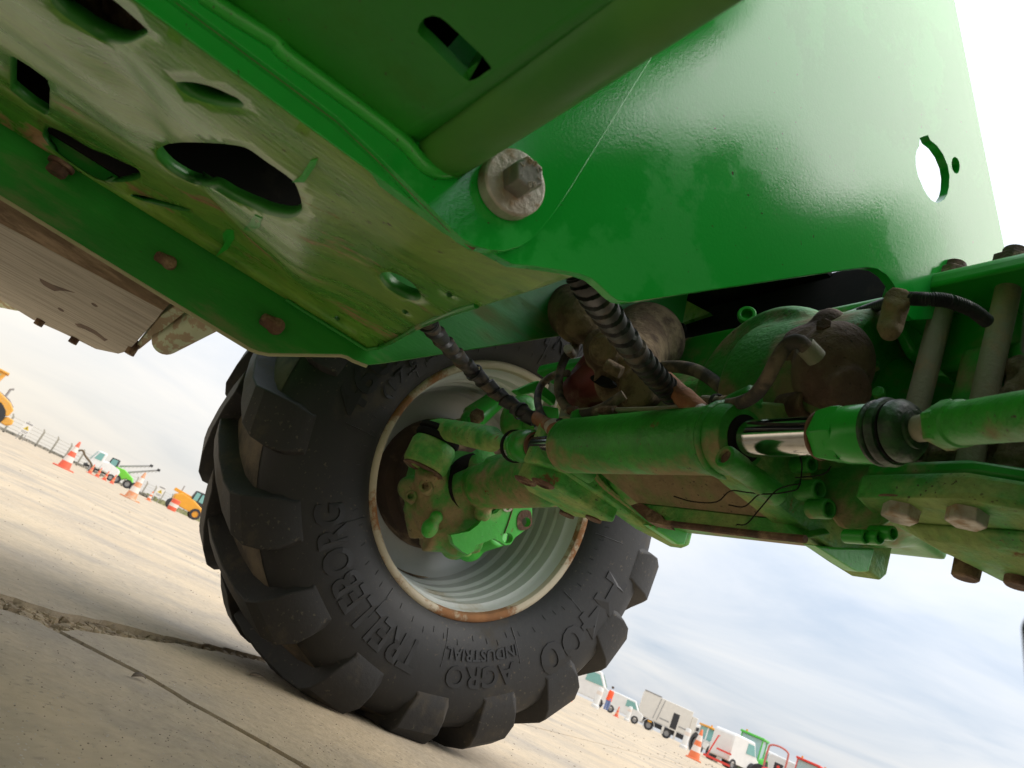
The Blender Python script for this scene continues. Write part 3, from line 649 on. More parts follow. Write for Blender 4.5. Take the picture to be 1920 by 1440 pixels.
def wheel(c, rz, lab, ph=4):
    global tyre_me, rim_me
    loc = V(c)-ORG[T]
    ty = obj('tyre', tyre_b, 'rubber', T, local=True, smooth=50); ty.location = loc; ty.rotation_euler = (0, 0, rz); ty['label'] = lab
    obj('tread_band', clampz(B().lathe([(r+.0012, t) for r, t in full if r >= .571], (0,0,0), (1,0,0), 120, ref=(0,1,0), caps=False)), 'void', ty, local=True, smooth=50)
    for sign in (1, -1):
        for k in range(NL):
            th = 2*pi*k/NL+(.0 if sign > 0 else pi/NL)+R_(ph)
            low = min(P3(.63, th+d*.1, 0).z for d in range(-1, 5)) < -.585
            if low:
                o = obj('tyre_lug', lug(sign, th, True), 'tread', ty, local=True, bevel=.0025, smooth=22)
            elif sign not in lug_me:
                o = obj('tyre_lug', lug(sign, 0), 'tread', ty, local=True, bevel=.0025, smooth=22); lug_me[sign] = o; o.rotation_euler = (th, 0, 0)
            else:
                o = lug_me[sign].copy(); COL.objects.link(o); o.parent = ty; o.rotation_euler = (th, 0, 0)
    rm = obj('wheel_rim', B().lathe(rp, (0,0,0), (1,0,0), 96, ref=(0,1,0), caps=False), 'rim', T, local=True, smooth=28); rm.location = loc; rm.rotation_euler = ty.rotation_euler
    obj('rim_flange', B().lathe([(.3285, -.018), (.3290, -.004), (.3275, .006), (.322, .0112), (.314, .0122), (.3070, .008), (.3035, -.004), (.3045, -.01), (.32, -.02)], (0,0,0), (1,0,0), 96, closed=True, ref=(0,1,0)), 'rimrust', rm, local=True, smooth=40)
    obj('rim_back', B().lathe([(.331, -.36), (.32, -.345), (.30, -.32), (.27, -.302), (.0, -.3005)], (0,0,0), (1,0,0), 64, caps=False), 'rim', rm, local=True)
    obj('hub_drum', B().lathe([(.185, -.297), (.185, -.25), (.178, -.238), (.155, -.232), (.15, -.20), (0, -.20)], (0,0,0), (1,0,0), 48), 'hub', rm, local=True)
    q = B(); a = []
    for i in range(25):
        th = R_(253+34*i/24); w = .5+.5*sin(pi*i/24)
        for r, t in ((.262-.010*(1-w), -.226-.02*(1-w)), (.2575, -.262+.01*(1-w))): a.append(P3(r-.0012, th, t))
    q.add(a, [(2*i, 2*i+1, 2*i+3, 2*i+2) for i in range(24)]); obj('rust_patch', q, 'hub', rm, local=True, mods=[('SOLIDIFY', dict(thickness=.0008))])
    return ty, rm
WC = V((-1.676, .825, WR)); WYAW = .062
ty1, rm1 = wheel(WC, WYAW, 'black lugged tyre on the far wheel, with raised sidewall lettering')
NC = V((-.1512, .825, WR)); ty2, rm2 = wheel(NC, pi+WYAW, 'near tyre at the right edge of the picture, mostly out of frame', -30)
def sidewall(txt, rb, size, th0, th1, off_=0, h=.0032):
    v, f = text_mesh(txt, size, .0009, off_); xs = [p.x for p in v]; x0, x1 = min(xs), max(xs); b = B(); q = []
    for p in v:
        th = R_(th0)+(R_(th1)-R_(th0))*(p.x-x0)/(x1-x0); r = rb+p.y; q.append(P3(r, th, t_side(r)+.0012+(p.z+.0009)/.0018*h*.4))
    b.add(q, f); return obj('tyre_lettering', b, 'letter', ty1, local=True, smooth=0)
sidewall('TRELLEBORG', .428, .098, 268, 210, .0022)
sidewall('H400', .452, .108, 355, 314, .0028)
sidewall('AGRO', .442, .068, 304, 279, .0015)
sidewall('INDUSTRIAL', .394, .036, 306, 277, .0008)
sidewall('460/70 R24', .436, .092, 184, 114, .0025)
sidewall('(17.5 LR 24)', .376, .042, 172, 127, .0005)
sidewall('TRELLEBORG', .430, .098, 100, 44, .0012)
# fine vent hairs and rib marks on the sidewall
q = B()
for k in range(64):
    th = 2*pi*k/64+.02*sin(k*5.1); r = .352+.012*((k*7) % 3)/2; q.cyl(P3(r, th, t_side(r)), P3(r+.012, th+.004, t_side(r)+.006), .0008, n=5)
for k in range(12):
    th = 2*pi*k/12+.11; q.tube([P3(r, th, t_side(r)+.0004) for r in (.345, .37, .40, .43)], .0012, 6)
obj('vent_hairs', q, 'letter', ty1, local=True, smooth=0)['kind'] = 'stuff'
q = B()
for k in range(60):
    th = pi*.82+pi*.36*k/60; t = -.03-.33*random.random() if k % 2 else .02+.03*random.random(); r = .630 if t < 0 else .60
    q.cyl(P3(r, th, t), P3(r+.02, th+.003*random.random(), t+.004+.02*(t > 0)), .0007, n=5)
obj('vent_hairs', q, 'letter', ty2, local=True, smooth=0)['kind'] = 'stuff'
# near mudguard over the tyre and the cab floor overhead: they darken the reflections in the side plate
mg = [(.30, .80), (.36, .95), (.42, 1.05), (.54, 1.19), (.69, 1.335), (.78, 1.34), (.88, 1.30), (.94, 1.32), (1.0, 1.40), (1.08, 1.46), (1.18, 1.50), (1.26, 1.48), (1.31, 1.40), (1.32, 1.15), (1.22, 1.12), (1.21, 1.36), (1.18, 1.42), (1.12, 1.43), (1.02, 1.36), (.98, 1.28), (.95, 1.2), (.8, 1.15), (.6, 1.05), (.45, .9), (.38, .72)]
obj('mudguard', B().prism([V((-.06, y, z)) for y, z in mg], (.02, 0, 0)).prism([V((-.04, y, z)) for y, z in mg[:14]]+[V((-.04, y*.985+.012, z-.012)) for y, z in mg[:14]][::-1], (.36, 0, 0)), 'green_clean', T)
obj('cab_floor', B().bx((-.30, -1.3, 1.2), (.3, .43, 1.3)), 'green_clean', T)
# ------------------------------------------------------------------ axle, steering gear and hub
def plate_x(px, x, th, mat, name, parent=T, holes=(), bevel=.003):
    return obj(name, B().prism([X(u, v, x) for u, v in px], (-th, 0, 0), [[X(u, v, x) for u, v in h] for h in holes]), mat, parent, bevel=bevel, smooth=30)
AY = .84
# main beam
sec = [(.725, .625), (.755, .592), (.80, .578), (.90, .575), (.95, .585), (.97, .63), (.97, .78), (.93, .84), (.78, .84), (.745, .78), (.735, .68)]
q = B(); xs = (-1.29, -1.2, -1.09, -.70, -.62, -.50)
rings = []
for x in xs:
    k = {-1.29: .55, -1.2: .8, -.50: .5, -.62: .58}.get(x, 1.0); rings.append([V((x, .85+(y-.85)*k, .64+(z-.64)*k)) for y, z in sec])
n = len(sec); q.v = [p for r in rings for p in r]
q.f = [(i*n+j, i*n+(j+1) % n, (i+1)*n+(j+1) % n, (i+1)*n+j) for i in range(len(xs)-1) for j in range(n)]+[tuple(range(n)), tuple((len(xs)-1)*n+j for j in range(n))]
q.cyl((-.80, .80, .74), (-.60, .80, .74), .145, .135, 40, .012)
q.cyl((-.78, .74, .76), (-.78, .70, .76), .13, .12, 36, .01)
beam = cast('axle_housing', q, 'dirtier', T, .0065, 3)
# lower box cover with its rusty slot and seam
lowb = B(); c1 = [Y(u, v, .755) for u, v in ((1192, 942), (1475, 975), (1508, 1012), (1250, 984))]
lowb.prism(c1, (0, .05, .03)); obj('axle_cover', lowb, 'limedust_bounce', T, bevel=.005)
obj('axle_seam', B().tube([Y(u, v, .753) for u, v in ((1246, 981), (1330, 991), (1420, 1002), (1510, 1011))], .0055, 8), 'rustdirt', T)
obj('rust_patch', B().prism([Y(u, v, .750) for u, v in ((1182, 948), (1200, 942), (1240, 966), (1250, 985), (1215, 978))], (0, .02, 0)), 'rustdirt', T)
fc = [Y(1112, 878, .69), Y(1388, 884, .69), Y(1478, 975, .748), Y(1192, 943, .748)]
obj('axle_face', B().prism(fc, (0, .02, .02)), 'mudface', T, bevel=.003)
ce = [Y(u, v, .742) for u, v in ((1512, 880), (1560, 862), (1660, 858), (1698, 880), (1704, 925), (1680, 968), (1648, 992), (1606, 1002), (1566, 988), (1530, 940))]
obj('casing_end', B().prism(ce, (-.01, .05, .045)), 'dirtier', T, bevel=.014, segs=3)
# ring flanges that carry the steering cylinder, with their hanging tabs
def rib(xc, th, mat, pts, hang):
    b = B(); b.prism([V((xc-th/2, y, z)) for y, z in pts], (th, 0, 0)); return obj('axle_flange', b, mat, T, bevel=.006)
rib(-1.125, .042, 'limedust_bounce', [(.60, .556), (.66, .566), (.76, .566), (.88, .558), (.975, .563), (.99, .575), (.98, .66), (.80, .70), (.68, .68), (.60, .64)], 0)
rib(-.685, .046, 'limedust_bounce', [(.605, .556), (.66, .548), (.78, .541), (.88, .541), (.935, .543), (.945, .556), (.94, .66), (.80, .70), (.68, .68), (.60, .64)], 0)
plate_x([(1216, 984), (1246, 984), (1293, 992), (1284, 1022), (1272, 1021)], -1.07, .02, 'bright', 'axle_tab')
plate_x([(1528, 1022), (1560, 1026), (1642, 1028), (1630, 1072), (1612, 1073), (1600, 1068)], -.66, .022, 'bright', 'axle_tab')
# drive casing behind the cylinder
q = B(); q.box((-.93, .93, .80), (.64, .12, .40)); q.cyl((-.60, .86, .70), (-.50, .85, .67), .11, .09, 32).cyl((-.72, .86, .72), (-.60, .86, .70), .155, .13, 40, .01)
cast('drive_casing', q, 'green', T, .007, 4)['label'] = 'plain green casing wall above the axle'
def socket(u, v, y, L, ro, ri, mat='green', ax=(1, -.10, 0), nm='socket_bolt', lab=None):
    p = Y(u, v, y); a = V(ax).normalized(); b = B().pipe(p-a*L, p, ro, ri, ro*.9, 20); o = obj(nm, b, mat, T, bevel=.0008)
    if lab: o['label'] = lab
    return o
for k, (u, v, y, L, ro) in enumerate(((1524, 870, .70, .03, .011), (1538, 918, .715, .034, .013), (1556, 954, .725, .03, .0125), (1626, 1007, .728, .03, .0085), (1651, 1008, .734, .03, .0085), (1676, 1000, .739, .03, .0085))):
    socket(u, v, y, L, ro, ro*.66, 'dirty' if k < 3 else 'green')
socket(1518, 757, .68, .045, .0185, .0115, 'rustdirt', lab='rusty open sleeve on the axle casing')
socket(1592, 604, .80, .02, .016, .0095, 'stud', lab='dusty ring fitting on the cast motor'); socket(1625, 594, .82, .035, .0165, .0105, 'green', lab='green sleeve bolt beside the cast motor')
socket(1400, 588, .84, .012, .018, .011, 'green', ax=(.6, -.8, 0), nm='boss'); socket(1276, 613, .84, .012, .012, .008, 'dark', ax=(.6, -.8, 0), nm='boss')
# steering cylinder ---------------------------------------------------------
CY, CZ = .62, .596
def ax(x, dy=0, dz=0): return V((x, CY+dy, CZ+dz))
q = B(); q.lathe([(0, 0), (.036, 0), (.042, .006), (.0450, .016), (.0460, .03), (.0460, .342), (.0460, .349), (.0475, .353), (.0475, .359), (.0460, .361), (.0460, .389), (.044, .399), (.030, .401), (.030, .395), (0, .395)], ax(-1.062), (1, 0, 0), 56)
sc = obj('steering_cylinder', q, 'dirty', T, bevel=.001, smooth=32)
obj('cylinder_seal', B().lathe([(.0225, 0), (.030, .001), (.0305, .006), (.0225, .007)], ax(-.6665), (1, 0, 0), 40, closed=True), 'dark', sc)
obj('piston_rod', B().cyl(ax(-.67), ax(-.54), .0232, n=48), 'chrome', T)
obj('piston_rod', B().cyl(ax(-1.16), ax(-1.07), .0222, n=48), 'chrome', T)
# right rod end: hexagonal-shouldered socket, rubber boot, tie rod
q = B(); q.lathe([(0, .02), (.0300, .02), (.0300, .030), (.0315, .034), (.0320, .066), (.030, .069), (0, .069)], ax(-.548), (1, 0, 0), 44)
re_ = obj('rod_end', q, 'green_clean', T, bevel=.001)
q = B(); q.lathe([(0, 0), (.0285, 0), (.0310, .006), (.0340, .022), (.0340, .033), (0, .033)], ax(-.549), (1, 0, 0), 6, ref=(0, cos(.35), sin(.35))); obj('rod_end_hex', q, 'green_clean', re_, bevel=.0012)
obj('rust_ring', B().lathe([(.0236, 0), (.0275, .0005), (.0275, .004), (.0236, .005)], ax(-.5525), (1, 0, 0), 40, closed=True), 'steelrust', re_)
BM = material('green-splashed black rubber boot', (.022, .10, .018), (.010, .02, .010), rough=.35, bump=.4, bscale=160, vscale=26)
bt = B(); bt.lathe([(.0300, 0), (.0345, .0008), (.0350, .004), (.0335, .006), (.0310, .0068), (.0310, .0085), (.0352, .010), (.0360, .0145), (.0340, .019), (.0295, .0205), (.0295, .0225), (.0322, .0245), (.0318, .031), (.0275, .037), (.0225, .040), (.0195, .041), (.0195, .0445), (.0172, .0455), (.0, .0455)], ax(-.481), (1, -.10, .02), 56)
obj('ball_joint_boot', bt, BM, re_, smooth=40)
obj('boot_ring', B().lathe([(.0315, 0), (.0335, .0005), (.0335, .0022), (.0315, .0027)], ax(-.4745), (1, -.1, .02), 48, closed=True), 'dark', re_)
obj('boot_ring', B().lathe([(.0302, 0), (.0318, .0004), (.0318, .0018), (.0302, .0022)], ax(-.4608, -.002, 0), (1, -.1, .02), 48, closed=True), 'dark', re_)
r0 = ax(-.436, -.005, .001); r1 = X(1985, 772, -.265); rd = (r1-r0).normalized()
obj('tie_rod_neck', B().cyl(r0, r0+rd*.03, .0135, .0135, 24).lathe([(.0132+.0011*(i % 2), .0015*i) for i in range(18)], r0+rd*.028, rd, 28), 'stud', T, smooth=60)
q = B(); q.lathe([(.0, 0), (.0205, 0), (.0215, .002), (.0215, .026), (.0195, .028), (.0195, .34), (0, .34)], r0+rd*.051, rd, 36); tr_ = obj('tie_rod', q, 'dirty', T)
obj('tie_rod_nut', B().hexa(r0+rd*.047, rd, .0235, .018, .3), 'dirty', tr_, bevel=.001)
# left rod end and link to the far knuckle
q = B(); q.lathe([(0, 0), (.024, 0), (.029, .005), (.030, .012), (.028, .016), (.031, .020), (.031, .055), (.027, .066), (.0235, .067), (0, .067)], ax(-1.225, 0, .004), (1, 0, -.03), 40); re2 = obj('rod_end', q, 'green', T, bevel=.001); re2['label'] = 'far rod end of the steering cylinder'
obj('rust_ring', B().lathe([(.0225, 0), (.0262, .0005), (.0262, .005), (.0225, .006)], ax(-1.157, 0, .002), (1, 0, 0), 40, closed=True), 'steelrust', re2)
obj('rubber_seal', B().lathe([(.029, 0), (.0318, .003), (.0318, .009), (.029, .012)], ax(-1.238, 0, .004), (1, 0, -.03), 40, closed=True), 'dark', re2)
lk0 = ax(-1.222, 0, .004); lk1 = Y(925, 824, .625); lk2 = lk1.lerp(X(822, 803, -1.578), .4); lk3 = X(822, 803, -1.578)
q = B().cyl(lk0, lk1, .0135, .016).cyl(lk1, lk2, .027, .027).cyl(lk2, lk3, .027, .024).ball(lk3+V((0,0,-.005)), .034, (1, 1, .62)).cyl(lk1+V((.012,0,0)), lk1, .0205, .024, 8)
cast('track_link', q, 'limedust_bounce', T, .0045, 4)
# far knuckle cup, its boot and the casting round the hub -----------------------
kc = X(806, 853, -1.575)
kq = B().lathe([(.050, 0), (.053, .004), (.053, .012), (.046, .016), (.052, .021), (.050, .03), (.03, .036)], kc+V((0,0,.034)), (0,0,1), 36); obj('knuckle_boot', kq, 'dark', T, smooth=50)
kq = B().lathe([(0, -.02), (.030, -.02), (.031, -.034), (.047, -.034), (.052, -.026), (.053, .02), (.048, .032), (0, .034)], kc, (0,0,1), 36); kcup = obj('knuckle_cup', kq, 'limedust_bounce', T, bevel=.0015)
obj('cup_nut', B().hexa(kc+V((0,0,-.02)), (0,0,-1), .024, .012, .2), 'rustdirt', kcup)
obj('cup_rust', B().lathe([(.031, 0), (.047, .0006), (.049, -.003), (.031, -.003)], kc+V((0,0,-.0345)), (0,0,1), 30, closed=True), 'rustdirt', kcup)
def YP(u, v, y): return Y(u, v, y)
def XP(u, v, x): return X(u, v, x)
q = B()
q.ball(XP(856, 935, -1.66), .118, (.75, 1, 1)).ball(XP(815, 915, -1.66), .055).cyl(kc+V((-.02,.02,-.02)), XP(815, 925, -1.66), .034, .05).cyl(XP(820, 965, -1.66), XP(768, 935, -1.70), .05, .032)
q.cyl(XP(800, 985, -1.68), XP(900, 1000, -1.66), .062, .05).ball(XP(768, 915, -1.68), .03).ball(XP(850, 1025, -1.68), .032).cyl(XP(785, 865, -1.72), XP(772, 925, -1.70), .022).ball(XP(862, 1005, -1.64), .05)
q.cyl(XP(790, 1005, -1.70), XP(780, 960, -1.70), .03, .03).cyl(XP(870, 860, -1.66), XP(900, 905, -1.64), .07, .07)
cast('steering_knuckle', q, 'dirtier', T, .006, 4)
for u, v, x, r in ((797, 911, -1.585, .016), (768, 862, -1.66, .013), (770, 930, -1.645, .015)):
    p = XP(u, v, x); a = V((.75, -.65, 0)); obj('knuckle_boss', B().pipe(p-a*.03, p, r, r*.5, r*.9, 20), 'dirtier', T, bevel=.0008)
q = B(); q.ball(XP(806, 990, -1.60), .02, (1, 1, 1.2)); q.ball(XP(818, 970, -1.60), .016); cast('knuckle_lug', q, 'bright', T, .004, 3)
q = B().lathe([(.155, 0), (.165, .004), (.165, .04), (.15, .05), (.12, .055), (.0, .055)], WC+V((-.19, -.01, 0)), (1, WYAW, 0), 48); obj('hub_flange', q, 'hub', T, bevel=.003)
# axle arm between knuckle and clamp
a0, a1 = XP(903, 912, -1.57), XP(1040, 890, -1.30)
q = B(); q.cyl(a0, a1, .054, .066, 40, .006).ball(a0+V((-.02,0,0)), .052).cyl(XP(925, 855, -1.50), XP(935, 890, -1.50), .022, .026).ball(XP(905, 962, -1.56), .022)
cast('axle_arm', q, 'dirtier', T, .0055, 3)
q = B(); q.lathe([(.074, 0), (.079, .004), (.079, .010), (.074, .014)], a0+V((-.03, 0, 0)), (1, .05, .1), 44, closed=True); obj('axle_boot', q, 'dark', T)
obj('axle_boot', B().cyl(a0+V((-.034, -.004, 0)), a0+V((-.022, -.004, 0)), .076, .072, 40), 'dark', T)
# bright caliper bracket with its rust-rimmed holes
hh1, hh2 = oval(987, 979, 8, 9), oval(952, 1009, 9.5, 9.5)
plate_x([(845, 1003), (850, 1020), (866, 1034), (877, 1040), (888, 1034), (892, 1022), (912, 1016), (925, 1010), (938, 1016), (948, 1023), (958, 1021), (966, 1008), (978, 999), (990, 990), (998, 980), (998, 940), (993, 936), (985, 942), (968, 940), (945, 948), (930, 962), (908, 968), (896, 984), (880, 996)], -1.55, .02, 'bright', 'caliper_bracket', holes=[hh1, hh2], bevel=.002)
obj('rust_ring', B().prism([X(u, v, -1.548) for u, v in smoothloop([(970, 972), (978, 958), (992, 957), (997, 966), (997, 984), (985, 994), (972, 992)], 3)], (-.001, 0, 0), [[X(u, v, -1.548) for u, v in hh1]]), 'rustdirt', T, smooth=0)
obj('bush_ring', B().prism([X(u, v, -1.547) for u, v in oval(952, 953, 9, 7)], (-.008, 0, 0), [[X(u, v, -1.547) for u, v in oval(952, 953, 4, 3.4)]]), 'zinc', T, smooth=0)
obj('bracket_groove', B().tube([X(u, v, -1.5485) for u, v in ((964, 945), (955, 975), (946, 1000))], .0014, 6), 'rustdirt', T)
q = B(); q.cyl(YP(850, 1020, .90), YP(935, 1000, .92), .045, .035).ball(YP(880, 1025, .90), .04).cyl(YP(850, 1020, .86), YP(877, 1034, .86), .022, .016); cast('caliper_body', q, 'bright', T, .005, 4)
# upper arm with a hex bolt, and bright folded bits above it
q = B(); q.cyl(YP(885, 785, .76), YP(945, 738, .82), .036, .026).ball(YP(885, 790, .76), .034).cyl(YP(850, 797, .75), YP(890, 790, .75), .014, .02); cast('upper_arm', q, 'green_clean', T, .005, 3)
hexbolt(YP(893, 784, .72), (.9, -.4, .1), .019, .028, 'rustdirt', name='bolt', spin=.3)
q = B(); q.ball(YP(975, 785, .80), .052, (.8, 1, 1.25)).ball(YP(1010, 800, .82), .04); cast('arm_boss', q, 'dirty', T, .005, 3)
plate_x([(965, 732), (1010, 713), (1045, 745), (1040, 760), (1005, 735), (978, 742)], -1.40, .02, 'bright', 'bent_tab')
plate_x([(1010, 772), (1020, 760), (1048, 765), (1050, 790), (1030, 800), (1015, 796)], -1.42, .03, 'bright', 'bent_tab')
plate_x([(1062, 700), (1076, 690), (1084, 705), (1070, 725), (1062, 722)], -1.38, .02, 'bright', 'bent_tab')
# axle clamps: block, studs, nuts; near one and its far twin -----------------------
def clamp_block(px_top, y0, y1, drop, mat): pass
near_top = [(1652, 905), (1700, 896), (1780, 897), (1862, 912), (1960, 985), (1990, 1110), (1760, 1055), (1700, 1000), (1655, 940)]
q = B()
zt, zb2 = .612, .590
blk = [V((-.553, .700, 0)), V((-.42, .690, 0)), V((-.36, .715, 0)), V((-.29, .80, 0)), V((-.29, .92, 0)), V((-.49, .92, 0)), V((-.535, .85, 0)), V((-.56, .74, 0))]
def zslab(l, z0, z1): return [V((p.x, p.y, z0)) for p in l], V((0, 0, z1-z0))
a, b_ = zslab(blk, .5595, .588); cb = obj('clamp_block', B().prism(a, b_), 'limedust_bounce', T, bevel=.006, segs=3); cb['label'] = 'dusty cast clamp under the near end of the axle, with two sunken bolts'
blk2 = [V((p.x+.004*(1 if p.x < -.45 else -1), p.y+.004, 0)) for p in blk]
a, b_ = zslab(blk2, .5895, .604); obj('clamp_plate', B().prism(a, b_), 'green', T, bevel=.004)
low = [V((-.545, .755, .5597)), V((-.325, .755, .5597)), V((-.30, .93, .5597)), V((-.50, .93, .5597))]
q = B(); q.add([*low, V((-.52, .78, .547)), V((-.35, .78, .546)), V((-.325, .90, .537)), V((-.46, .90, .542))], [(0,1,2,3), (4,5,6,7), (0,1,5,4), (1,2,6,5), (2,3,7,6), (3,0,4,7)]); obj('clamp_belly', q, 'limedust_bounce', T, bevel=.012, segs=3)
def nutdown(p, r=.0185, h=.02, par=T): 
    o = hexbolt(p, (0,0,-1), r, h, 'zinc', par, wash=(r*1.45, .002), name='clamp_bolt', spin=.35, wm='brown'); return o
nutdown(V((-.508, .722, .5610)), .0195, .016); nutdown(V((-.438, .724, .5610)), .0195, .016)
for p in (Y(1815, 1058, .86), Y(1915, 1072, .86)):
    obj('bolt_end', B().cyl(p+V((0,0,.02)), p+V((0,0,-.018)), .0155, .0148, 20, .002), 'rustdirt', T)
for x, y in ((-.520, .722), (-.446, .722)):
    obj('clamp_stud', B().cyl((x, y, .60), (x, y, .86), .0135, .0135, 24), 'stud', T)
# upper bracket: flanged top plate with a skirt, two rusty nuts, a gusset
tp = [V((-.585, .69, 0)), V((-.40, .69, 0)), V((-.345, .73, 0)), V((-.345, .95, 0)), V((-.60, .95, 0)), V((-.61, .74, 0))]
a, b_ = zslab(tp, .838, .860); ub = obj('clamp_bracket', B().prism(a, b_), 'green_clean', T, bevel=.007, segs=3); ub['label'] = 'green bracket over the near axle studs'
obj('bracket_skirt', B().prism([V((-.545, .745, .838)), V((-.452, .745, .838)), V((-.455, .755, .76)), V((-.53, .755, .76))], (0, .04, 0)), 'green', ub, bevel=.006)
obj('bracket_skirt', B().prism([V((-.60, .72, .838)), V((-.60, .93, .838)), V((-.585, .90, .78)), V((-.58, .75, .79))], (.018, 0, 0)), 'green_clean', ub, bevel=.006)
obj('bracket_skirt', B().prism([V((-.42, .735, .838)), V((-.33, .735, .838)), V((-.33, .745, .72)), V((-.40, .745, .75))], (0, .03, 0)), 'green', ub, bevel=.006)
q = B(); q.add([V((-.545, .78, .8605)), V((-.42, .78, .8605)), V((-.42, .84, .8605)), V((-.545, .84, .8605)), V((-.515, .80, .905)), V((-.495, .80, .905)), V((-.495, .83, .90)), V((-.515, .83, .90))], [(0,1,2,3), (4,5,6,7), (0,1,5,4), (1,2,6,5), (2,3,7,6), (3,0,4,7)]); obj('bracket_gusset', q, 'bright', ub, bevel=.004)
for u, v, y in ((1776, 556, .722), (1888, 540, .722)):
    p = V((Y(u, v, y).x, y, .8605)); o = obj('stud_nut', B().hexa(p, (0,0,1), .0225, .022, .2).cyl(p+V((0,0,.022)), p+V((0,0,.034)), .013), 'rustdirt', T, bevel=.001)
# axle tube running to the near wheel and the mud packed behind the studs
q = B().cyl((-.52, .85, .66), (-.10, .84, .63), .105, .095, 40, .01).box((-.42, .83, .70), (.16, .18, .16)); cast('axle_tube', q, 'dirty', T, .007, 3)
def mudlump(c, sz, seed, n=70):
    r = random.Random(seed); q = B()
    for i in range(n): q.ball(V(c)+V([r.uniform(-.5, .5)*s for s in sz]), r.uniform(.008, .019), n=8)
    o = cast('mud_lump', q, 'mud', T, .004, 1); t = bpy.data.textures.get('mudtex') or bpy.data.textures.new('mudtex', 'CLOUDS'); t.noise_scale = .012; t.noise_depth = 4
    d = o.modifiers.new('displace', 'DISPLACE'); d.texture = t; d.strength = .012; return o
mudlump((-.478, .748, .632), (.10, .03, .055), 1); mudlump((-.385, .748, .635), (.07, .03, .08), 2); mudlump((-.418, .745, .715), (.02, .02, .05), 4, 26)
q = B(); r = random.Random(9)
for i in range(90):
    p = V((r.uniform(-.52, -.35), .725+r.random()*.02, r.uniform(.605, .66))); d = V((r.gauss(0, 1), r.gauss(0, .4), r.gauss(0, 1))).normalized()*r.uniform(.01, .03); q.tube([p, p+d*.5+V((0, 0, .002)), p+d], .0005, 4)
obj('straw', q, 'mud', T, smooth=0)['kind'] = 'stuff'
# far clamp block (wedge) with two dirt-filled recesses
fb = [(-1.335, .655), (-1.215, .66), (-1.165, .72), (-1.13, .86), (-1.13, .97), (-1.26, .97), (-1.30, .80)]
def atz(px, z): return [Zp(u, v, z) for u, v in px]
fbp = [X(u, v, -1.20) for u, v in ((968, 897), (969, 878), (985, 871), (1010, 871), (1035, 878), (1060, 900), (1120, 945), (1155, 966), (1154, 979), (1120, 970), (1065, 966), (1045, 950), (1000, 925), (980, 910))]
zf = .538
fp = [Zp(u, v, zf) for u, v in ((968, 894), (990, 897), (1030, 908), (1048, 917), (1125, 966), (1152, 980), (1065, 967), (1040, 948), (990, 922))]
o = obj('clamp_block', B().prism([V((p.x, p.y, zf)) for p in fp], (0, 0, .042)), 'limedust_bounce', T, bevel=.006, segs=3); o['label'] = 'green clamp block under the far end of the axle'
for u, v in ((985, 902), (1018, 907)):
    p = Zp(u, v, zf-.0006); obj('bolt_recess', B().lathe([(0, .0), (.012, -.001), (.014, -.004), (.020, -.002), (.0225, .001), (.0, .002)], p, (0,0,1), 24), 'rustdirt', o)
for u0, v0, u1, v1 in ((1045, 715, 1012, 815), (1082, 690, 1060, 790)):
    obj('clamp_stud', B().cyl(Y(u0, v0, .80), Y(u1, v1, .78), .0165), 'stud', T)
obj('clamp_bracket', B().prism(zslab([V((-1.45, .70, 0)), V((-1.25, .70, 0)), V((-1.22, .95, 0)), V((-1.46, .95, 0))], .838, .86)[0], (0,0,.022)), 'green_clean', T, bevel=.006)['label'] = 'green bracket over the far axle studs'
for p in (Zp(1062, 967, .535), Zp(1112, 975, .535)): obj('bolt_end', B().cyl(p, p+V((0,0,.03)), .016), 'rustdirt', T)
# bolts that clamp the cylinder to the flanges
def sleeve(u, v, y, L, r, mat):
    p = Y(u, v, y); d = V((0, 1, -.02)).normalized(); o = obj('sleeve_bolt', B().lathe([(r*.55, .004), (r*.62, 0), (r*.95, 0), (r, .003), (r, .03), (r*.93, .032), (r*.93, .055), (r*.98, .057), (r*.98, L), (0, L)], p, d, 24), mat, T, bevel=.0008)
    obj('hex_socket', B().hexa(p+d*.006, -d, r*.6, .003), 'rustdirt', o); return o
sleeve(1358, 855, .575, .10, .0145, 'dirty'); sleeve(1358, 771, .60, .10, .014, 'dirty'); sleeve(1036, 846, .60, .09, .014, 'dirtier')
q = B(); q.cyl(ax(-.70, 0, 0), ax(-.69, .0, 0), .0515, .0515, 40, .003).cyl(ax(-.70, -.002, .045), ax(-.665, .0, .062), .018, .017).cyl(ax(-.70), ax(-.705, .01, .03), .03)
cast('cylinder_collar', q, 'dirty', sc, .0035, 2)
cast('cylinder_collar', B().cyl(ax(-1.052), ax(-1.042), .0465, .0465, 40, .002).cyl(ax(-1.05, 0, .03), ax(-1.060, 0, .064), .014), 'dirty', sc, .0035, 2)
# hoses -----------------------------------------------------------------------------
def wrapped(pts, r, pitch, nm, lab, amp=.17):
    path = spline(pts, 260); L = sum((b-a).length for a, b in zip(path[:-1], path[1:]))
    def rr(t, th, amp=amp):
        k = (t*L/pitch+th/(2*pi)) % 1; return r*(1.0+amp*(1-k) if k > .14 else .78)
    o = obj(nm, B().tube(path, rr, 22), 'hose', T, smooth=40); o['label'] = lab; return path
h1 = wrapped([Y(795, 590, .30), Y(812, 618, .34), Y(870, 680, .46), Y(935, 740, .56), Y(1004, 790, .62)], .0125, .034, 'wrapped_hose', 'thin spiral-wrapped hose to the far end of the steering cylinder', .34)
h2 = wrapped([Y(1085, 505, .30), Y(1110, 548, .33), Y(1150, 605, .40), Y(1200, 672, .50), Y(1235, 712, .56), Y(1262, 740, .60)], .0158, .021, 'wrapped_hose', 'thick spiral-wrapped hose to the near end of the steering cylinder')
e1 = ax(-1.068, 0, .052); e2 = ax(-.735, .0, .050)
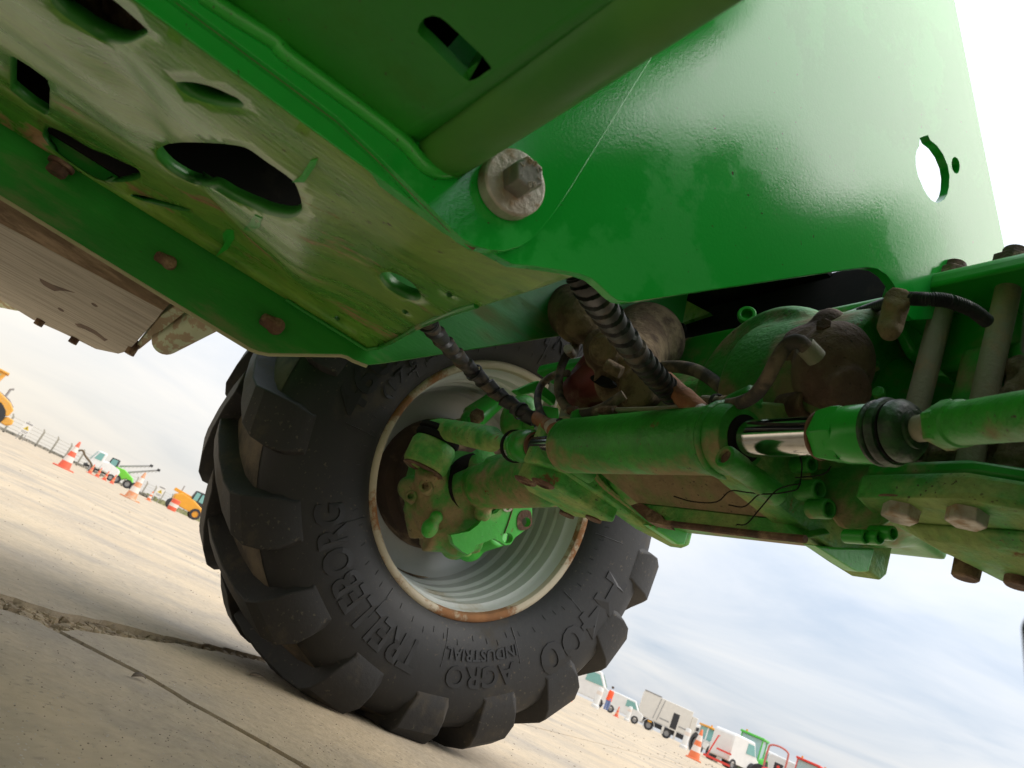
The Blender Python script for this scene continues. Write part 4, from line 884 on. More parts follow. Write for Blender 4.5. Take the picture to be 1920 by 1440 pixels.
def fitting(a, b2, r):
    d = b2-a; o = obj('hose_fitting', B().tube([a, a+d*.45, a+d*.46, a+d*.9, a+d*.91, b2], [r, r, r*1.12, r*1.12, r*.9, r*.9], 20), 'rustorange', T); return o
fitting(h1[-1]+V((-.01, 0, .01)), Y(1060, 818, .60), .0125); fitting(h2[-1]+V((-.015, -.01, .02)), Y(1322, 783, .605), .0135)
obj('hose_ferrule', B().cyl(Y(1312, 776, .60), Y(1326, 786, .602), .015, .015, 20), 'zinc', T)
obj('port_elbow', B().tube(spline([Y(1326, 784, .605), Y(1345, 800, .61), Y(1360, 820, .62)], 10), .017, 16), 'dirty', T)
def hose(px, r, mat='rubberhose', nm='hose', lab=None, n=44):
    o = obj(nm, B().tube(spline([Y(*p) for p in px], n), r, 12), mat, T)
    if lab: o['label'] = lab
    return o
hose([(1068, 655, .62), (1052, 690, .62), (1047, 730, .62), (1060, 762, .62), (1090, 775, .62), (1130, 765, .62), (1170, 740, .63)], .0085, lab='looped dusty hose in front of the red pump')
hose([(1065, 700, .64), (1040, 703, .64), (1015, 722, .64), (1008, 752, .63), (1020, 785, .62), (1045, 798, .61)], .0075, lab='looped hose above the far end of the cylinder')
hose([(1065, 654, .6), (1074, 664, .64), (1080, 640, .66)], .009, 'zinc', 'hose_fitting', n=12)
hose([(1245, 688, .70), (1275, 688, .70), (1310, 697, .70), (1345, 720, .70), (1370, 742, .70), (1385, 760, .70)], .011, lab='dusty hose curving across the dark casing')
hose([(1340, 758, .62), (1375, 758, .60), (1410, 745, .58), (1435, 715, .56), (1455, 678, .55), (1475, 648, .55), (1497, 640, .55), (1512, 652, .56)], .0085, lab='bent rubber hose on the cast motor')
hose([(1508, 648, .56), (1520, 660, .57), (1531, 672, .58)], .0115, 'stud', 'hose_fitting', n=10)
hose([(1320, 756, .62), (1350, 758, .62), (1368, 757, .61)], .0115, 'stud', 'hose_fitting', n=10)
hose([(1060, 772, .615), (1100, 768, .615), (1145, 768, .615), (1240, 766, .615), (1325, 762, .615)], .0035, 'stud', 'steel_line', 'thin steel line running along the top of the cylinder')
for u, L in ((1075, 14), (1140, 26)): obj('line_fitting', B().cyl(Y(u-L/2, 770, .612), Y(u+L/2, 768.5, .612), .0075, n=8), 'rustdirt', T)
# corrugated conduit and its clip on the near plate edge
def corr(pts, r, nm, lab):
    path = spline(pts, 300); o = obj(nm, B().tube(path, lambda t, th: r*(1+.11*(1 if int(t*300) % 4 < 2 else -1)), 14), 'conduit', T, smooth=30); o['label'] = lab
corr([Y(1560, 600, .95), Y(1600, 588, .85), Y(1650, 572, .70), Y(1690, 561, .60), Y(1730, 561, .585), Y(1775, 564, .60), Y(1820, 580, .63), Y(1850, 602, .66)], .0068, 'conduit', 'black corrugated conduit clipped at the end of the arch')
q = B(); c_ = Y(1676, 572, .585); q.cyl(c_+V((-.005, .01, 0)), c_+V((.012, -.012, .0)), .0135, .0135, 16).box(c_+V((.002, 0, -.018)), (.022, .018, .03)).ball(c_+V((.004, .0, -.034)), .011); cast('conduit_clip', q, 'brown', T, .003, 2)
# pump, motor and gearbox bodies between the plates ----------------------------------
q = B().cyl(Y(985, 520, .62), Y(1090, 600, .62), .052, .052, 32).ball(Y(1095, 595, .62), .05).box(Y(1085, 560, .66), (.10, .08, .07)).cyl(Y(1060, 560, .66), Y(1150, 640, .74), .05); cast('gear_housing', q, 'brown', T, .006, 3)
q = B().cyl(Y(1130, 650, .60), Y(1150, 690, .72), .036, .05).cyl(Y(1165, 720, .66), Y(1200, 640, .78), .05, .07).ball(Y(1210, 640, .80), .085).cyl(Y(1190, 725, .66), Y(1215, 735, .72), .032); cast('gear_housing', q, 'brown', T, .006, 3)
obj('filler_cap', B().lathe([(.0, -.004), (.018, -.004), (.022, 0), (.026, .0), (.030, .004), (.030, .016), (0, .016)], Y(1128, 652, .575), (-.35, 1, .45), 36), 'brown', T, bevel=.001)
socket(1136, 683, .58, .03, .011, .006, 'brown', ax=(-.6, -.6, .2), nm='pipe_stub')
q = B().box(Y(1120, 705, .68), (.10, .06, .085), Matrix.Rotation(.5, 3, 'Y')).cyl(Y(1075, 745, .68), Y(1150, 690, .66), .036, .042).ball(Y(1090, 752, .68), .036).ball(Y(1160, 715, .68), .042); pm = cast('pump', q, 'red', T, .0055, 3); pm['label'] = 'dusty dark red pump behind the looped hoses'
for u, v, rx, ry in ((1128, 713, 22, 9), (1118, 690, 12, 5)): obj('pump_slot', B().prism([Y(a, b2, .628) for a, b2 in oval(u, v, rx, ry, .25)], (0, .01, 0)), 'dark', pm, smooth=0)
q = B().ball(Y(1562, 688, .69), .060, (.85, .85, 1.08)).cyl(Y(1420, 692, .79), Y(1560, 688, .71), .066, .062, 36, .01).cyl(Y(1440, 650, .79), Y(1540, 650, .73), .034, .04).cyl(Y(1400, 665, .78), Y(1500, 660, .74), .03, .045).cyl(Y(1400, 720, .78), Y(1520, 720, .72), .03, .035).ball(Y(1555, 612, .70), .026).cyl(Y(1545, 620, .70), Y(1560, 600, .69), .02).cyl(Y(1510, 730, .70), Y(1600, 735, .68), .03, .03)
mo = cast('drive_motor', q, 'cast', T, .0055, 3); mo['label'] = 'dusty reddish-brown cast motor on the green casing'
hexbolt(Y(1545, 617, .655), (.5, -.8, .1), .010, .012, 'rustdirt', mo, name='bolt')
obj('dusty_gusset', B().prism([Y(u, v, .93) for u, v in ((1190, 560), (1262, 550), (1332, 587), (1258, 612))], (0, .01, 0)), 'belly', T)
# dead grass and wire caught on the axle
q = B()
for px in (((1264, 931), (1300, 940), (1345, 943), (1370, 922), (1400, 925), (1440, 928), (1482, 922), (1500, 910), (1503, 870), (1495, 840), (1510, 815)), ((1365, 945), (1395, 950), (1420, 932), (1432, 925)), ((1380, 985), (1402, 980), (1425, 955), (1455, 922), (1482, 908)), ((1490, 895), (1530, 893), (1550, 885), (1558, 873)), ((1476, 912), (1500, 905))):
    pts = [Y(u+random.uniform(-2, 2), v+random.uniform(-2, 2), .645-.0006*(1500-u)*0) for u, v in px]; q.tube(spline(pts, 40), .0009, 5)
o = obj('caught_roots', q, 'dark', T, smooth=0); o['label'] = 'thin dark roots caught under the axle'
def bead(pts, r, mat='dirty', nm='weld_bead'):
    path = spline(pts, 90); obj(nm, B().tube(path, lambda t, th: r*(1+.16*abs(sin(t*70))), 8), mat, T)
bead([V((-1.103, .655, .572)), V((-1.103, .70, .60)), V((-1.103, .76, .585)), V((-1.103, .90, .574))], .0055); bead([V((-.709, .655, .560)), V((-.709, .74, .588)), V((-.709, .80, .574)), V((-.709, .90, .570))], .0055)
def tie(c, d, r, mat='conduit'): obj('cable_tie', B().lathe([(r, -.003), (r+.0016, -.0025), (r+.0016, .0025), (r, .003)], c, d, 20, closed=True), mat, T)
for k in (40, 150, 235): tie(h1[k], h1[k+2]-h1[k], .0162)
tie(Y(1345, 757.5, .612), (1, 0, 0), .0125); tie(Y(1050, 796, .61), (1, -.2, -.6), .0095)
obj('hose_clip', B().lathe([(.0135, -.006), (.0155, -.005), (.0155, .005), (.0135, .006)], Y(1037, 800, .605), (.6, .2, -.6), 20, closed=True), 'zinc', T)
for u, v, y in ((1445, 748, .69), (1480, 735, .69), (1600, 745, .70), (1612, 640, .72)): hexbolt(Y(u, v, y), (.45, -.88, .05), .0085, .009, 'rustdirt', name='bolt', wash=(.012, .003), wm='stud')
for u, v, y in ((1420, 805, .735), (1455, 800, .735), (1650, 740, .70), (1640, 690, .72)): hexbolt(Y(u, v, y), (.2, -.97, .05), .008, .008, 'dirty', name='bolt')
# ------------------------------------------------------------------ the yard behind
def part(name, b, mat, root, bevel=0, smooth=35): return obj(name, b, mat, root, bevel=bevel, smooth=smooth, local=True)
def at(u, d, name, label, cat, group=None, turn=0, dx=0):
    p = spot(u, d); rz = facing(p)+turn; o = thing(name, label, cat, p, rz, group); return o
# cones
def cone_parts(h, mats, soft=1):
    r0, r1 = h*.20, h*.035
    base = B().box((0, 0, h*.025), (h*.52, h*.52, h*.05), taper=.94)
    segs = []; zs = [.05, .26, .45, .62, .80, 1.0]
    for i in range(5):
        a, b_ = zs[i], zs[i+1]; ra, rb = r0+(r1-r0)*(a-.05)/.95, r0+(r1-r0)*(b_-.05)/.95
        segs.append((B().lathe([(ra, a*h), (rb, b_*h)] if i < 4 else [(ra, a*h), (rb, b_*h*.985), (rb*.6, h)], (0,0,0), (0,0,1), 20, caps=(i == 4)), mats[i % 2]))
    return base, segs
def make_cone(p, h, mats, label, group='traffic cones on the yard'):
    o = thing('traffic_cone', label, 'traffic cone', p, random.random(), group); base, segs = cone_parts(h, mats)
    part('cone_base', base, mats[0], o, bevel=.01)
    for i, (b, m) in enumerate(segs): part('cone_sleeve' if i % 2 == 0 else 'cone_band', b, m, o)
    return o
def copy_thing(src, p, rz, label):
    c = src.copy(); COL.objects.link(c); c.location = p; c.rotation_euler = (0, 0, rz); c['label'] = label
    for ch in list(src.children):
        k = ch.copy(); COL.objects.link(k); k.parent = c
    return c
c1 = make_cone(Zp(118, 878, 0)*.98, .75, ('orgred', 'band'), 'red-orange cone with pale bands standing alone left of the white truck')
c2 = make_cone(Zp(243, 935, 0)*.97, .75, ('orgfade', 'band'), 'faded orange cone in front of the green boom machine')
c3 = make_cone(spot(1305, 21.5), .75, ('org', 'band'), 'orange and white cone in front of the white box truck cab')
small = make_cone(spot(171, 62), .72, ('orgred', 'orgfade'), 'small orange cone in front of the white truck cab, first of the row')
for u, lab in ((184.5, 'small orange cone in front of the white truck body, second of the row'), (198, 'small orange cone below the rear of the white truck, third of the row'), (212, 'small orange cone in front of the green machine, last of the row')):
    copy_thing(small, spot(u, 62), u, lab)
copy_thing(c3, spot(1063.5, 24), .4, 'orange cone half hidden by the lowest right lugs of the big tyre')
copy_thing(small, spot(1157, 58), .2, 'small orange cone between the person and the white box truck')
copy_thing(c3, spot(281, 62), .9, 'orange cone standing below the warning sign on the grass verge')
mk = thing('marker_drum', 'pink and white marker drum beside the orange loader', 'drum', spot(323, 75)); part('drum_body', B().lathe([(.38, 0), (.40, .1), (.38, 1.0), (.3, 1.05), (0, 1.05)], (0,0,0), (0,0,1), 20), 'orgred', mk); part('drum_band', B().lathe([(.405, .35), (.405, .65)], (0,0,0), (0,0,1), 20), 'band', mk)
# fence, bank and signs
f0_, f1_ = spot(-60, 102), spot(470, 180); fdir = (f1_-f0_).normalized(); FL = (f1_-f0_).length
fo = thing('mesh_fence', 'pale wire mesh fence on posts along the far edge of the yard', 'fence', f0_)
pm_ = None; npost = int(FL/3.05)
for i in range(npost+1):
    if pm_ is None: pm_ = part('fence_post', B().box((0, 0, 1.05), (.22, .22, 2.1)).box((0, -.1, 2.2), (.16, .16, .36), Matrix.Rotation(.6, 3, 'X')), 'post', fo)
    else: o = pm_.copy(); COL.objects.link(o); o.parent = fo; o.location = fdir*3.05*i
q = B()
for z in (.3, .75, 1.2, 1.65, 2.05): q.tube([V((0, 0, z)), fdir*FL+V((0, 0, z))], .035, 4)
part('fence_wire', q, 'wire', fo)
q = B(); r = random.Random(5); pn = V((-fdir.y, fdir.x, 0))
for i in range(1100):
    p = f0_+fdir*r.uniform(0, FL*.62)+pn*r.uniform(-1.6, 1.0); k = r.uniform(.12, .34); q.box((p.x, p.y, k*.4+.15), (k*1.6, k*1.3, k), Matrix.Rotation(r.random()*3, 3, 'Z'), .7)
tag(obj('gravel_bank', q, 'bank', smooth=0), 'bank of grey rubble along the foot of the fence', 'gravel bank', kind='stuff')
q = B(); k = FL*.45
for i in range(500):
    p = f0_+fdir*r.uniform(k, FL)+pn*r.uniform(-5, 2); hh = r.uniform(.3, .75); q.box((p.x, p.y, hh*.5), (1.2, .9, hh), Matrix.Rotation(r.random()*3, 3, 'Z'), .3)
tag(obj('grass_verge', q, 'grass', smooth=0), 'strip of dull green grass along the fence', 'grass', kind='stuff')
def sign(u, d, lab):
    o = at(u, d, 'warning_sign', lab, 'sign', 'warning signs on the fence'); part('sign_board', B().box((0, 0, 1.2), (.75, .05, 1.15)), 'signw', o)
    part('sign_triangle', B().prism([V((-.24, -.035, 1.05)), V((.24, -.035, 1.05)), V((0, -.035, 1.45))], (0, .01, 0)), 'signy', o)
    part('sign_symbol', B().prism([V((-.04, -.045, 1.1)), V((.04, -.045, 1.1)), V((.03, -.045, 1.32)), V((-.03, -.045, 1.32))], (0, .01, 0)), 'blk', o)
    part('sign_text', B().box((0, -.03, 1.65), (.6, .02, .12)).box((0, -.03, .9), (.6, .02, .05)).box((0, -.03, .78), (.5, .02, .05)), 'grey', o, smooth=0)['kind'] = 'stuff'
    for x in (-.4, .4): part('sign_leg', B().cyl((x*.7, .04, 0), (x*.7, .04, 1.7), .03, n=8), 'grey', o)
sign(38, 82, 'warning sign on the fence beside the yellow wheel loader'); sign(291, 88, 'warning sign on the fence behind the faded orange cone')
# wheels for the machines
def rollers(root, spots_, r, w, tyre='blk', rimm='grey', front=-1):
    for x, y in spots_:
        t = part('wheel', B().lathe([(r*.55, -w/2), (r*.95, -w/2), (r, -w*.35), (r, w*.35), (r*.95, w/2), (r*.55, w/2)], (x, y, r), (0, 1, 0), 24, closed=True), tyre, root)
        part('rim', B().lathe([(r*.56, -w*.42), (r*.5, -w*.25), (r*.2, -w*.3), (0, -w*.36)], (x, y, r), (0, 1, 0), 20, caps=False), rimm, t)
def side(px, y0, y1): return B().prism([V((x, y0, z)) for x, z in px], (0, y1-y0, 0))
# yellow wheel loader cut by the left edge
o = at(-36, 53, 'wheel_loader', 'yellow wheel loader cut off by the left edge of the picture', 'wheel loader')
part('engine_hood', side([(-1.0, 1.15), (-1.0, 2.05), (-.2, 2.1), (.75, 1.75), (1.1, 1.45), (1.05, 1.05), (.9, .95), (.75, 1.2), (.35, 1.5), (-.1, 1.5), (-.5, 1.1)], -1.0, 1.0), 'yel', o, bevel=.06)
part('counterweight', side([(.75, .55), (1.0, 1.0), (1.42, .95), (1.45, .65), (1.2, .5)], -.9, .9), 'yel', o, bevel=.08)
part('rear_frame', side([(.15, .05), (.25, .7), (.75, .75), (.85, .35), (.55, .05)], -.8, .8), 'yel', o, bevel=.05)
cb_ = part('cab', side([(-2.4, 1.9), (-2.3, 3.1), (-.25, 3.1), (-.45, 2.0)], -.8, .8), 'yel', o, bevel=.05); part('cab_window', side([(-2.2, 2.2), (-2.15, 2.95), (-.5, 2.95), (-.62, 2.2)], -.83, .83), 'glass', cb_)
part('cab_roof', B().box((-1.3, 0, 3.15), (2.3, 1.8, .12)), 'yel', o, bevel=.03); part('exhaust', B().tube([V((.35, 0, 1.9)), V((.35, 0, 2.45)), V((.5, 0, 2.55))], .07, 10), 'grey', o); part('hood_top', side([(-.9, 2.05), (-.2, 2.12), (.6, 1.9), (1.0, 1.6), (.95, 1.5), (-.9, 1.98)], -.85, .85), 'grey', o)
rollers(o, ((.15, -.75), (-2.9, -.75), (.15, .75)), .78, .55, 'blk', 'yel')
# white truck with a tank body, green boom machine behind it
o = at(187, 112, 'white_truck', 'white tank-bodied truck with teal cab windows behind the row of small cones', 'truck', turn=.12)
part('tank_body', side([(-.6, .75), (-.7, 1.9), (-.1, 2.1), (1.7, 1.75), (1.95, 1.4), (1.8, .8), (1.4, .6)], -.9, .9), 'white', o, bevel=.25)
cb_ = part('cab', side([(-2.1, .8), (-2.05, 1.4), (-1.6, 2.9), (-.55, 2.95), (-.6, .8)], -.95, .95), 'white', o, bevel=.1)
part('side_window', side([(-1.75, 1.75), (-1.5, 2.7), (-.85, 2.75), (-.85, 1.8)], -.98, .98), 'glass', cb_); part('windscreen', B().prism([V((-2.03, -.8, 1.55)), V((-1.66, -.8, 2.75)), V((-1.66, .8, 2.75)), V((-2.03, .8, 1.55))], (-.03, 0, .01)), 'glass', cb_)
part('bumper', B().box((-2.1, 0, .6), (.35, 1.8, .4)), 'blk', o, bevel=.05); part('chassis', B().box((0, 0, .6), (3.6, .8, .25)), 'blk', o)
rollers(o, ((-1.3, -.75), (1.2, -.75)), .45, .3)
o = at(224, 119, 'boom_machine', 'lime green machine with two raised lattice booms behind the white truck', 'boom machine', turn=-.1)
part('body', side([(-1.4, .7), (-1.5, 2.1), (-.3, 2.2), (1.2, 1.6), (1.55, .95), (1.2, .6), (.5, 1.2), (-.3, .6)], -.8, .8), 'lime', o, bevel=.1)
cb_ = part('cab', side([(-2.6, 1.9), (-2.5, 3.0), (-1.5, 3.05), (-1.4, 1.9)], -.7, .7), 'blk', o, bevel=.06); part('cab_window', side([(-2.4, 2.05), (-2.35, 2.85), (-1.6, 2.9), (-1.55, 2.05)], -.74, .74), 'glass', cb_)
for k, (a, b_) in enumerate((((-1.2, 0, 2.35), (2.4, -.2, 4.2)), ((.2, .3, 2.1), (3.5, .3, 4.1)))):
    a, b_ = V(a), V(b_); bo_ = part('boom', B().tube([a, b_], .11, 6), 'grey', o); part('boom_tip', B().box(b_, (.4, .3, .35)), 'blk', bo_); q = B()
    for j in range(8): t = j/8; p = a.lerp(b_, t); q.tube([p+V((0, 0, -.05)), a.lerp(b_, t+.06)+V((0, 0, -.32)), a.lerp(b_, t+.12)], .035, 4)
    part('boom_lattice', q, 'grey', bo_)['kind'] = 'stuff'
rollers(o, ((-.6, -.7), (1.0, -.7), (1.9, -.7)), .6, .4)
part('rear_hitch', B().box((1.9, 0, .6), (.7, .8, .3)), 'orange', o)
o = at(152, 108, 'trailer_drawbar', 'brown curved drawbar standing left of the white truck', 'drawbar'); part('beam', B().tube(spline([V((-1.2, 0, 1.7)), V((-.8, 0, 1.95)), V((-.2, 0, 1.5)), V((.8, 0, 1.0)), V((1.4, 0, .4))], 16), .12, 8), 'mud', o); part('stand', B().cyl((.9, 0, 0), (.9, 0, .9), .07, n=8), 'grey', o)
# orange telehandler with yellow wheels
o = at(343, 92, 'orange_loader', 'orange-yellow machine with yellow wheels and teal cab beside the big tyre', 'loader', turn=.1)
part('body', side([(-1.7, .9), (-1.8, 1.7), (-1.2, 2.1), (.4, 1.9), (1.6, 1.4), (1.6, .9), (.6, .6), (-.9, .7)], -.9, .9), 'orange', o, bevel=.1)
part('boom', B().box((-.5, -.3, 2.05), (3.2, .35, .35), Matrix.Rotation(.08, 3, 'Y')), 'orange', o, bevel=.03)
cb_ = part('cab', side([(-.1, 1.8), (.1, 3.0), (1.3, 3.05), (1.6, 2.4), (1.6, 1.5)], -.75, .75), 'blk', o, bevel=.06)
for x in (.35, 1.0): part('cab_window', side([(x-.25, 1.95), (x-.2, 2.85), (x+.25, 2.85), (x+.25, 1.95)], -.79, .79), 'glass', cb_)
part('front_arm', side([(1.5, .8), (1.5, 1.5), (3.2, 1.5), (3.3, .5), (2.6, .4)], -.5, .5), 'orange', o, bevel=.06); part('exhaust', B().cyl((-1.3, 0, 2.0), (-1.3, 0, 2.9), .07, n=8), 'grey', o)
rollers(o, ((-1.5, -.85), (1.1, -.85), (-1.5, .85), (1.1, .85)), .62, .42, 'blk', 'orange')
# right-hand side: box truck
o = at(1236, 86, 'box_truck', 'white box truck with an open dark side door', 'truck', turn=.06)
bx_ = part('box_body', B().bx((-2.7, -1.2, 1.05), (2.5, 1.2, 3.45)), 'offwhite', o, bevel=.05)
part('roof_box', B().bx((2.52, -1.1, 1.1), (3.1, 1.1, 3.05)), 'offwhite', o, bevel=.05)
d_ = part('side_door', B().bx((.55, -1.23, 1.0), (1.45, -1.19, 2.75)), 'offwhite', bx_); part('doorway', B().bx((.68, -1.245, 1.12), (1.32, -1.225, 2.62)), 'blk', o)
for x in (-1.0, -.6): part('seam', B().box((x, -1.215, 2.3), (.07, .03, 2.1), Matrix.Rotation(.12, 3, 'Y')), 'grey', bx_)
part('stripe', B().bx((-.5, -1.215, 1.5), (.5, -1.20, 1.62)), 'grey', bx_); part('stripe', B().bx((1.5, -1.215, 1.5), (2.5, -1.20, 1.62)), 'grey', bx_)
part('roof_rail', B().bx((-2.7, -1.22, 3.45), (-.9, -1.1, 3.56)), 'grey', bx_)
cb_ = part('cab', side([(3.12, .7), (3.12, 2.3), (3.5, 2.6), (4.0, 2.55), (4.75, 1.7), (4.8, .6)], -1.0, 1.0), 'white', o, bevel=.12)
part('cab_window', side([(3.75, 1.65), (3.8, 2.35), (4.15, 2.3), (4.5, 1.75)], -1.03, 1.03), 'glass', cb_); part('cab_door', side([(3.2, 1.0), (3.2, 2.2), (3.6, 2.3), (3.65, 1.0)], -1.02, -.99), 'blk', cb_)
part('underframe', B().bx((-2.6, -.9, .55), (3.2, .9, 1.0)), 'blk', o); part('rear_bumper', B().bx((-2.85, -1.1, .45), (-2.2, 1.1, .75)), 'white', o, bevel=.05)
part('tail_lamp', B().bx((-2.75, -1.22, .78), (-2.3, -1.15, .95)), 'orange', o); part('tail_lamp', B().bx((-1.5, -1.22, .78), (-1.1, -1.15, .95)), 'orange', o)
part('mudguard', B().lathe([(.55, -.2), (.6, -.2), (.6, .2), (.55, .2)], (-1.3, -1.0, .5), (0, 1, 0), 20, closed=True), 'white', o); part('tail_lift', B().bx((.0, -1.25, .25), (.25, -1.15, 1.0)), 'offwhite', o); part('tail_lift', B().bx((1.3, -1.25, .25), (1.5, -1.15, 1.0)), 'offwhite', o)
rollers(o, ((-1.3, -.95), (.6, -.95), (3.9, -.9)), .48, .3)
# person
o = at(1136, 57, 'person', 'person in an orange-red vest and blue trousers standing among the parked vehicles', 'person', turn=.7)
q = B(); q.ball((0, 0, 1.62), .11, (.85, .95, 1.15)).cyl((0, 0, 1.40), (0, 0, 1.56), .05, .05); q.tube(spline([V((-.20, 0, 1.38)), V((-.30, -.08, 1.15)), V((-.36, -.25, 1.18)), V((-.38, -.40, 1.35))], 14), [.05-.0016*i for i in range(15)], 8).ball((-.385, -.44, 1.40), .045)
q.tube(spline([V((.20, 0, 1.38)), V((.28, .02, 1.12)), V((.28, -.06, .88))], 12), [.05-.0015*i for i in range(13)], 8).ball((.28, -.08, .82), .045); q.tube([V((-.2, 0, 1.38)), V((.2, 0, 1.38))], .055, 8).tube([V((0, 0, 1.42)), V((0, 0, .9))], .1, 10)
for s in (-1, 1): q.tube([V((s*.09, 0, .92)), V((s*.11, -.02, .5)), V((s*.11, .02, .09))], [.08, .06, .045], 8).box((s*.11, -.06, .05), (.09, .25, .09))
cast('body', q, 'skin', o, .022, 3)
q = B(); rg = []
for z, a, b2 in ((.78, .25, .17), (.95, .23, .16), (1.15, .22, .15), (1.35, .23, .14), (1.46, .16, .10)): rg.append([V((a*cos(t*pi/8), b2*sin(t*pi/8), z)) for t in range(16)])
q.v = [p for l in rg for p in l]; q.f = [(i*16+j, i*16+(j+1) % 16, i*16+16+(j+1) % 16, i*16+16+j) for i in range(4) for j in range(16)]+[tuple(range(16)), tuple(range(64, 80))]; part('vest', q, 'vest', o)
q = B()
for s in (-1, 1): q.tube([V((s*.07, 0, .85)), V((s*.115, -.02, .5)), V((s*.11, .02, .14))], [.125, .09, .075], 10)
part('trousers', q.cyl((0, 0, .78), (0, 0, .92), .17, .17), 'jeans', o); part('hair', B().ball((0, .02, 1.68), .11, (.85, .95, .8)), 'hair', o)
# white posts
def bollard(u, d, lab):
    o = at(u, d, 'marker_post', lab, 'post', 'white marker posts'); part('post_body', B().lathe([(.24, 0), (.24, .15), (.17, .2), (.17, 1.05), (.13, 1.15), (0, 1.17)], (0,0,0), (0,0,1), 18), 'white', o); part('post_band', B().lathe([(.176, .75), (.176, .95)], (0,0,0), (0,0,1), 18, caps=False), 'band', o)
bollard(1117.5, 47, 'white marker post left of the person in the vest'); bollard(1283, 50, 'white marker post in front of the box truck cab'); bollard(1176, 66, 'white marker post at the rear of the box truck')
# vans and tractors
def van(u, d, lab, L=4.4, h=2.1, turn=0):
    o = at(u, d, 'white_van', lab, 'van', 'white vans in the far rows', turn); part('body', side([(-L/2, .45), (-L/2, h*.93), (-L/2+.2, h), (L*.22, h), (L*.36, h*.62), (L/2, h*.5), (L/2, .45)], -.9, .9), 'white', o, bevel=.1)
    part('side_window', side([(L*.0, h*.6), (L*.0, h*.9), (L*.2, h*.9), (L*.31, h*.62)], -.93, .93), 'glass', o); part('windscreen', B().prism([V((L*.25, -.75, h*.95)), V((L*.37, -.75, h*.64)), V((L*.37, .75, h*.64)), V((L*.25, .75, h*.95))], (.03, 0, .02)), 'glass', o); part('bumper', B().box((L/2, 0, .5), (.2, 1.7, .25)), 'grey', o)
    rollers(o, ((-L*.32, -.8), (L*.32, -.8)), .36, .24); return o
van(1086, 62, 'white van partly hidden behind the lower right edge of the big tyre', 4.6, 2.5); van(1370, 60, 'white van standing left of the green tractor', 3.2, 2.3, .9); van(1422, 74, 'white van behind the red roll bar', 4.4, 2.6); van(1478, 72, 'white van between the red roll bar and the red cab', 4.2, 2.5)
van(1166, 80, 'low white vehicle left of the box truck', 3.8, 2.0)
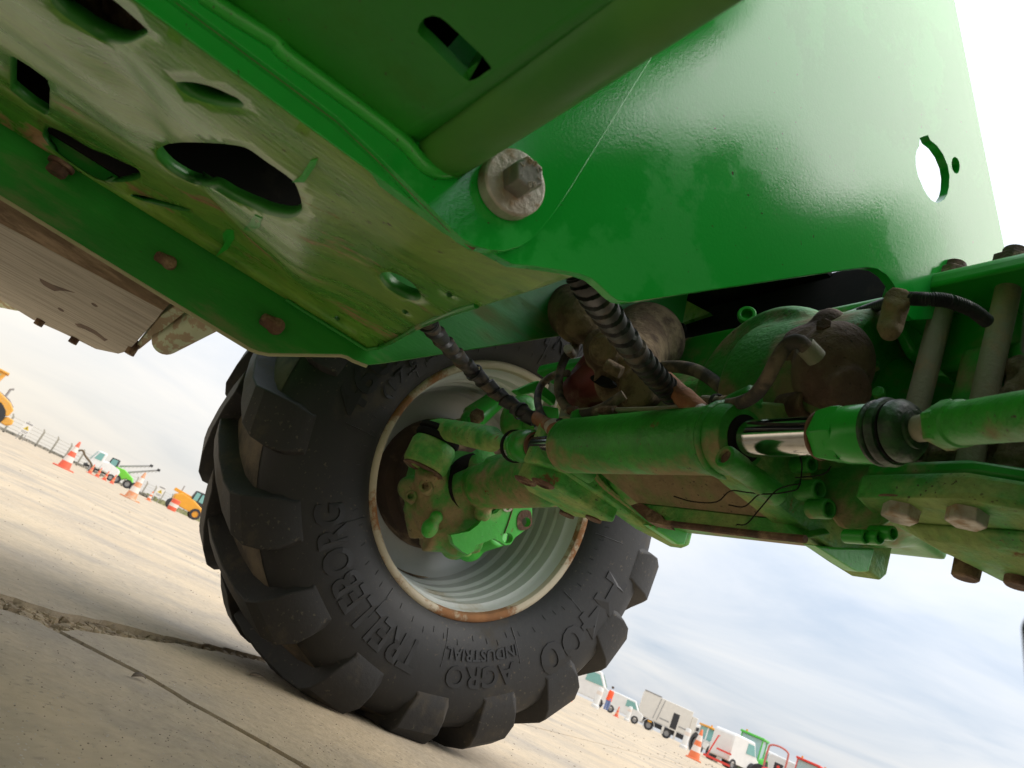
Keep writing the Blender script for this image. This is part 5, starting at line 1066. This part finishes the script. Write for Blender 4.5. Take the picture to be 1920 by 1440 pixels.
def tractor(u, d, body, roof, glassm, lab, turn=0, nm='tractor', h=2.7):
    o = at(u, d, nm, lab, 'tractor', None, turn); part('hood', side([(-.45, .7), (-.45, 1.35), (.45, 1.35), (.45, .7)], -2.2, -.4), body, o, bevel=.1)
    c = part('cab_frame', B().bx((-.8, -.3, 1.2), (-.72, -.22, h)).bx((.72, -.3, 1.2), (.8, -.22, h)).bx((-.8, 1.0, 1.2), (-.72, 1.08, h)).bx((.72, 1.0, 1.2), (.8, 1.08, h)).bx((-.8, -.3, 1.1), (.8, 1.1, 1.25)), body, o)
    c['kind'] = 'stuff'
    part('cab_glass', B().bx((-.74, -.27, 1.26), (.74, 1.05, h-.02)), glassm, o); part('roof', B().box((0, .4, h+.08), (1.75, 1.7, .16)), roof, o, bevel=.04); part('warning_lamp', B().cyl((-.5, -.2, h+.16), (-.5, -.2, h+.3), .07, n=10), 'orange', o)
    for s in (-1, 1): part('wing', B().lathe([(.78, -.2), (.84, -.2), (.84, .2), (.78, .2)], (s*.95, .7, .75), (1, 0, 0), 20, closed=True), body, o)
    for s in (-1, 1):
        t = part('wheel', B().lathe([(.4, -.2), (.72, -.2), (.75, -.1), (.75, .1), (.72, .2), (.4, .2)], (s*.95, .7, .75), (1, 0, 0), 22, closed=True), 'blk', o); part('rim', B().lathe([(.42, -.05), (.1, -.08), (0, -.08)], (s*.95, .7, .75), (1, 0, 0), 18, caps=False), 'grey', t)
        t = part('wheel', B().lathe([(.25, -.15), (.48, -.15), (.5, 0), (.48, .15), (.25, .15)], (s*.75, -1.6, .5), (1, 0, 0), 22, closed=True), 'blk', o); part('rim', B().lathe([(.26, -.04), (.08, -.06), (0, -.06)], (s*.75, -1.6, .5), (1, 0, 0), 18, caps=False), 'grey', t)
    return o
tractor(1394, 62, 'grn', 'grn', 'paleglass', 'green tractor with a pale glazed cab in the right-hand row', -.25)
tractor(1500, 66, 'redp', 'redp', 'paleglass', 'red tractor cab right of the white van', -.2); tractor(1541, 68, 'redp', 'redp', 'blk', 'red tractor with dark cab, last of the right-hand row', .25)
tractor(1327, 70, 'white', 'orange', 'glass', 'white tractor with a yellow roof behind the orange and white cone', .5, h=2.2)
o = at(1338, 58, 'red_frame', 'red implement frame in front of the white tractor', 'implement'); part('frame', B().tube([V((-.5, 0, .1)), V((-.1, 0, 1.7)), V((0, 0, 1.7))], .05, 8), 'redp', o); part('beam', B().box((.2, 0, .2), (1.8, .15, .15)), 'redp', o); part('beam', B().box((.5, 0, .9), (1.0, .12, .12)), 'redp', o)
o = at(1443, 50, 'small_tractor', 'small red tractor with a tall faded red roll bar', 'tractor'); part('roll_bar', B().tube(spline([V((-.55, 0, .5)), V((-.55, 0, 1.9)), V((-.45, 0, 2.2)), V((0, 0, 2.3)), V((.45, 0, 2.2)), V((.55, 0, 1.9)), V((.55, 0, .5))], 40), .055, 10), 'brick', o); part('hood', side([(-.6, .4), (-.6, .9), (-.2, 1.0), (-.1, .4)], -1.6, -.3), 'redp', o, bevel=.08)
part('seat', B().box((.2, -.1, .85), (.5, .5, .12)).box((.2, .15, 1.15), (.48, .12, .6)), 'blk', o, bevel=.03); part('seat_badge', B().lathe([(0, -.01), (.09, -.01), (.09, .01), (0, .01)], (.2, .08, 1.25), (0, 1, 0), 16), 'redp', o); part('rear_body', B().bx((-.5, -.3, .35), (.5, .5, .75)), 'redp', o, bevel=.05)
rollers(o, ((-.7, 0), (.7, 0)), .5, .3)
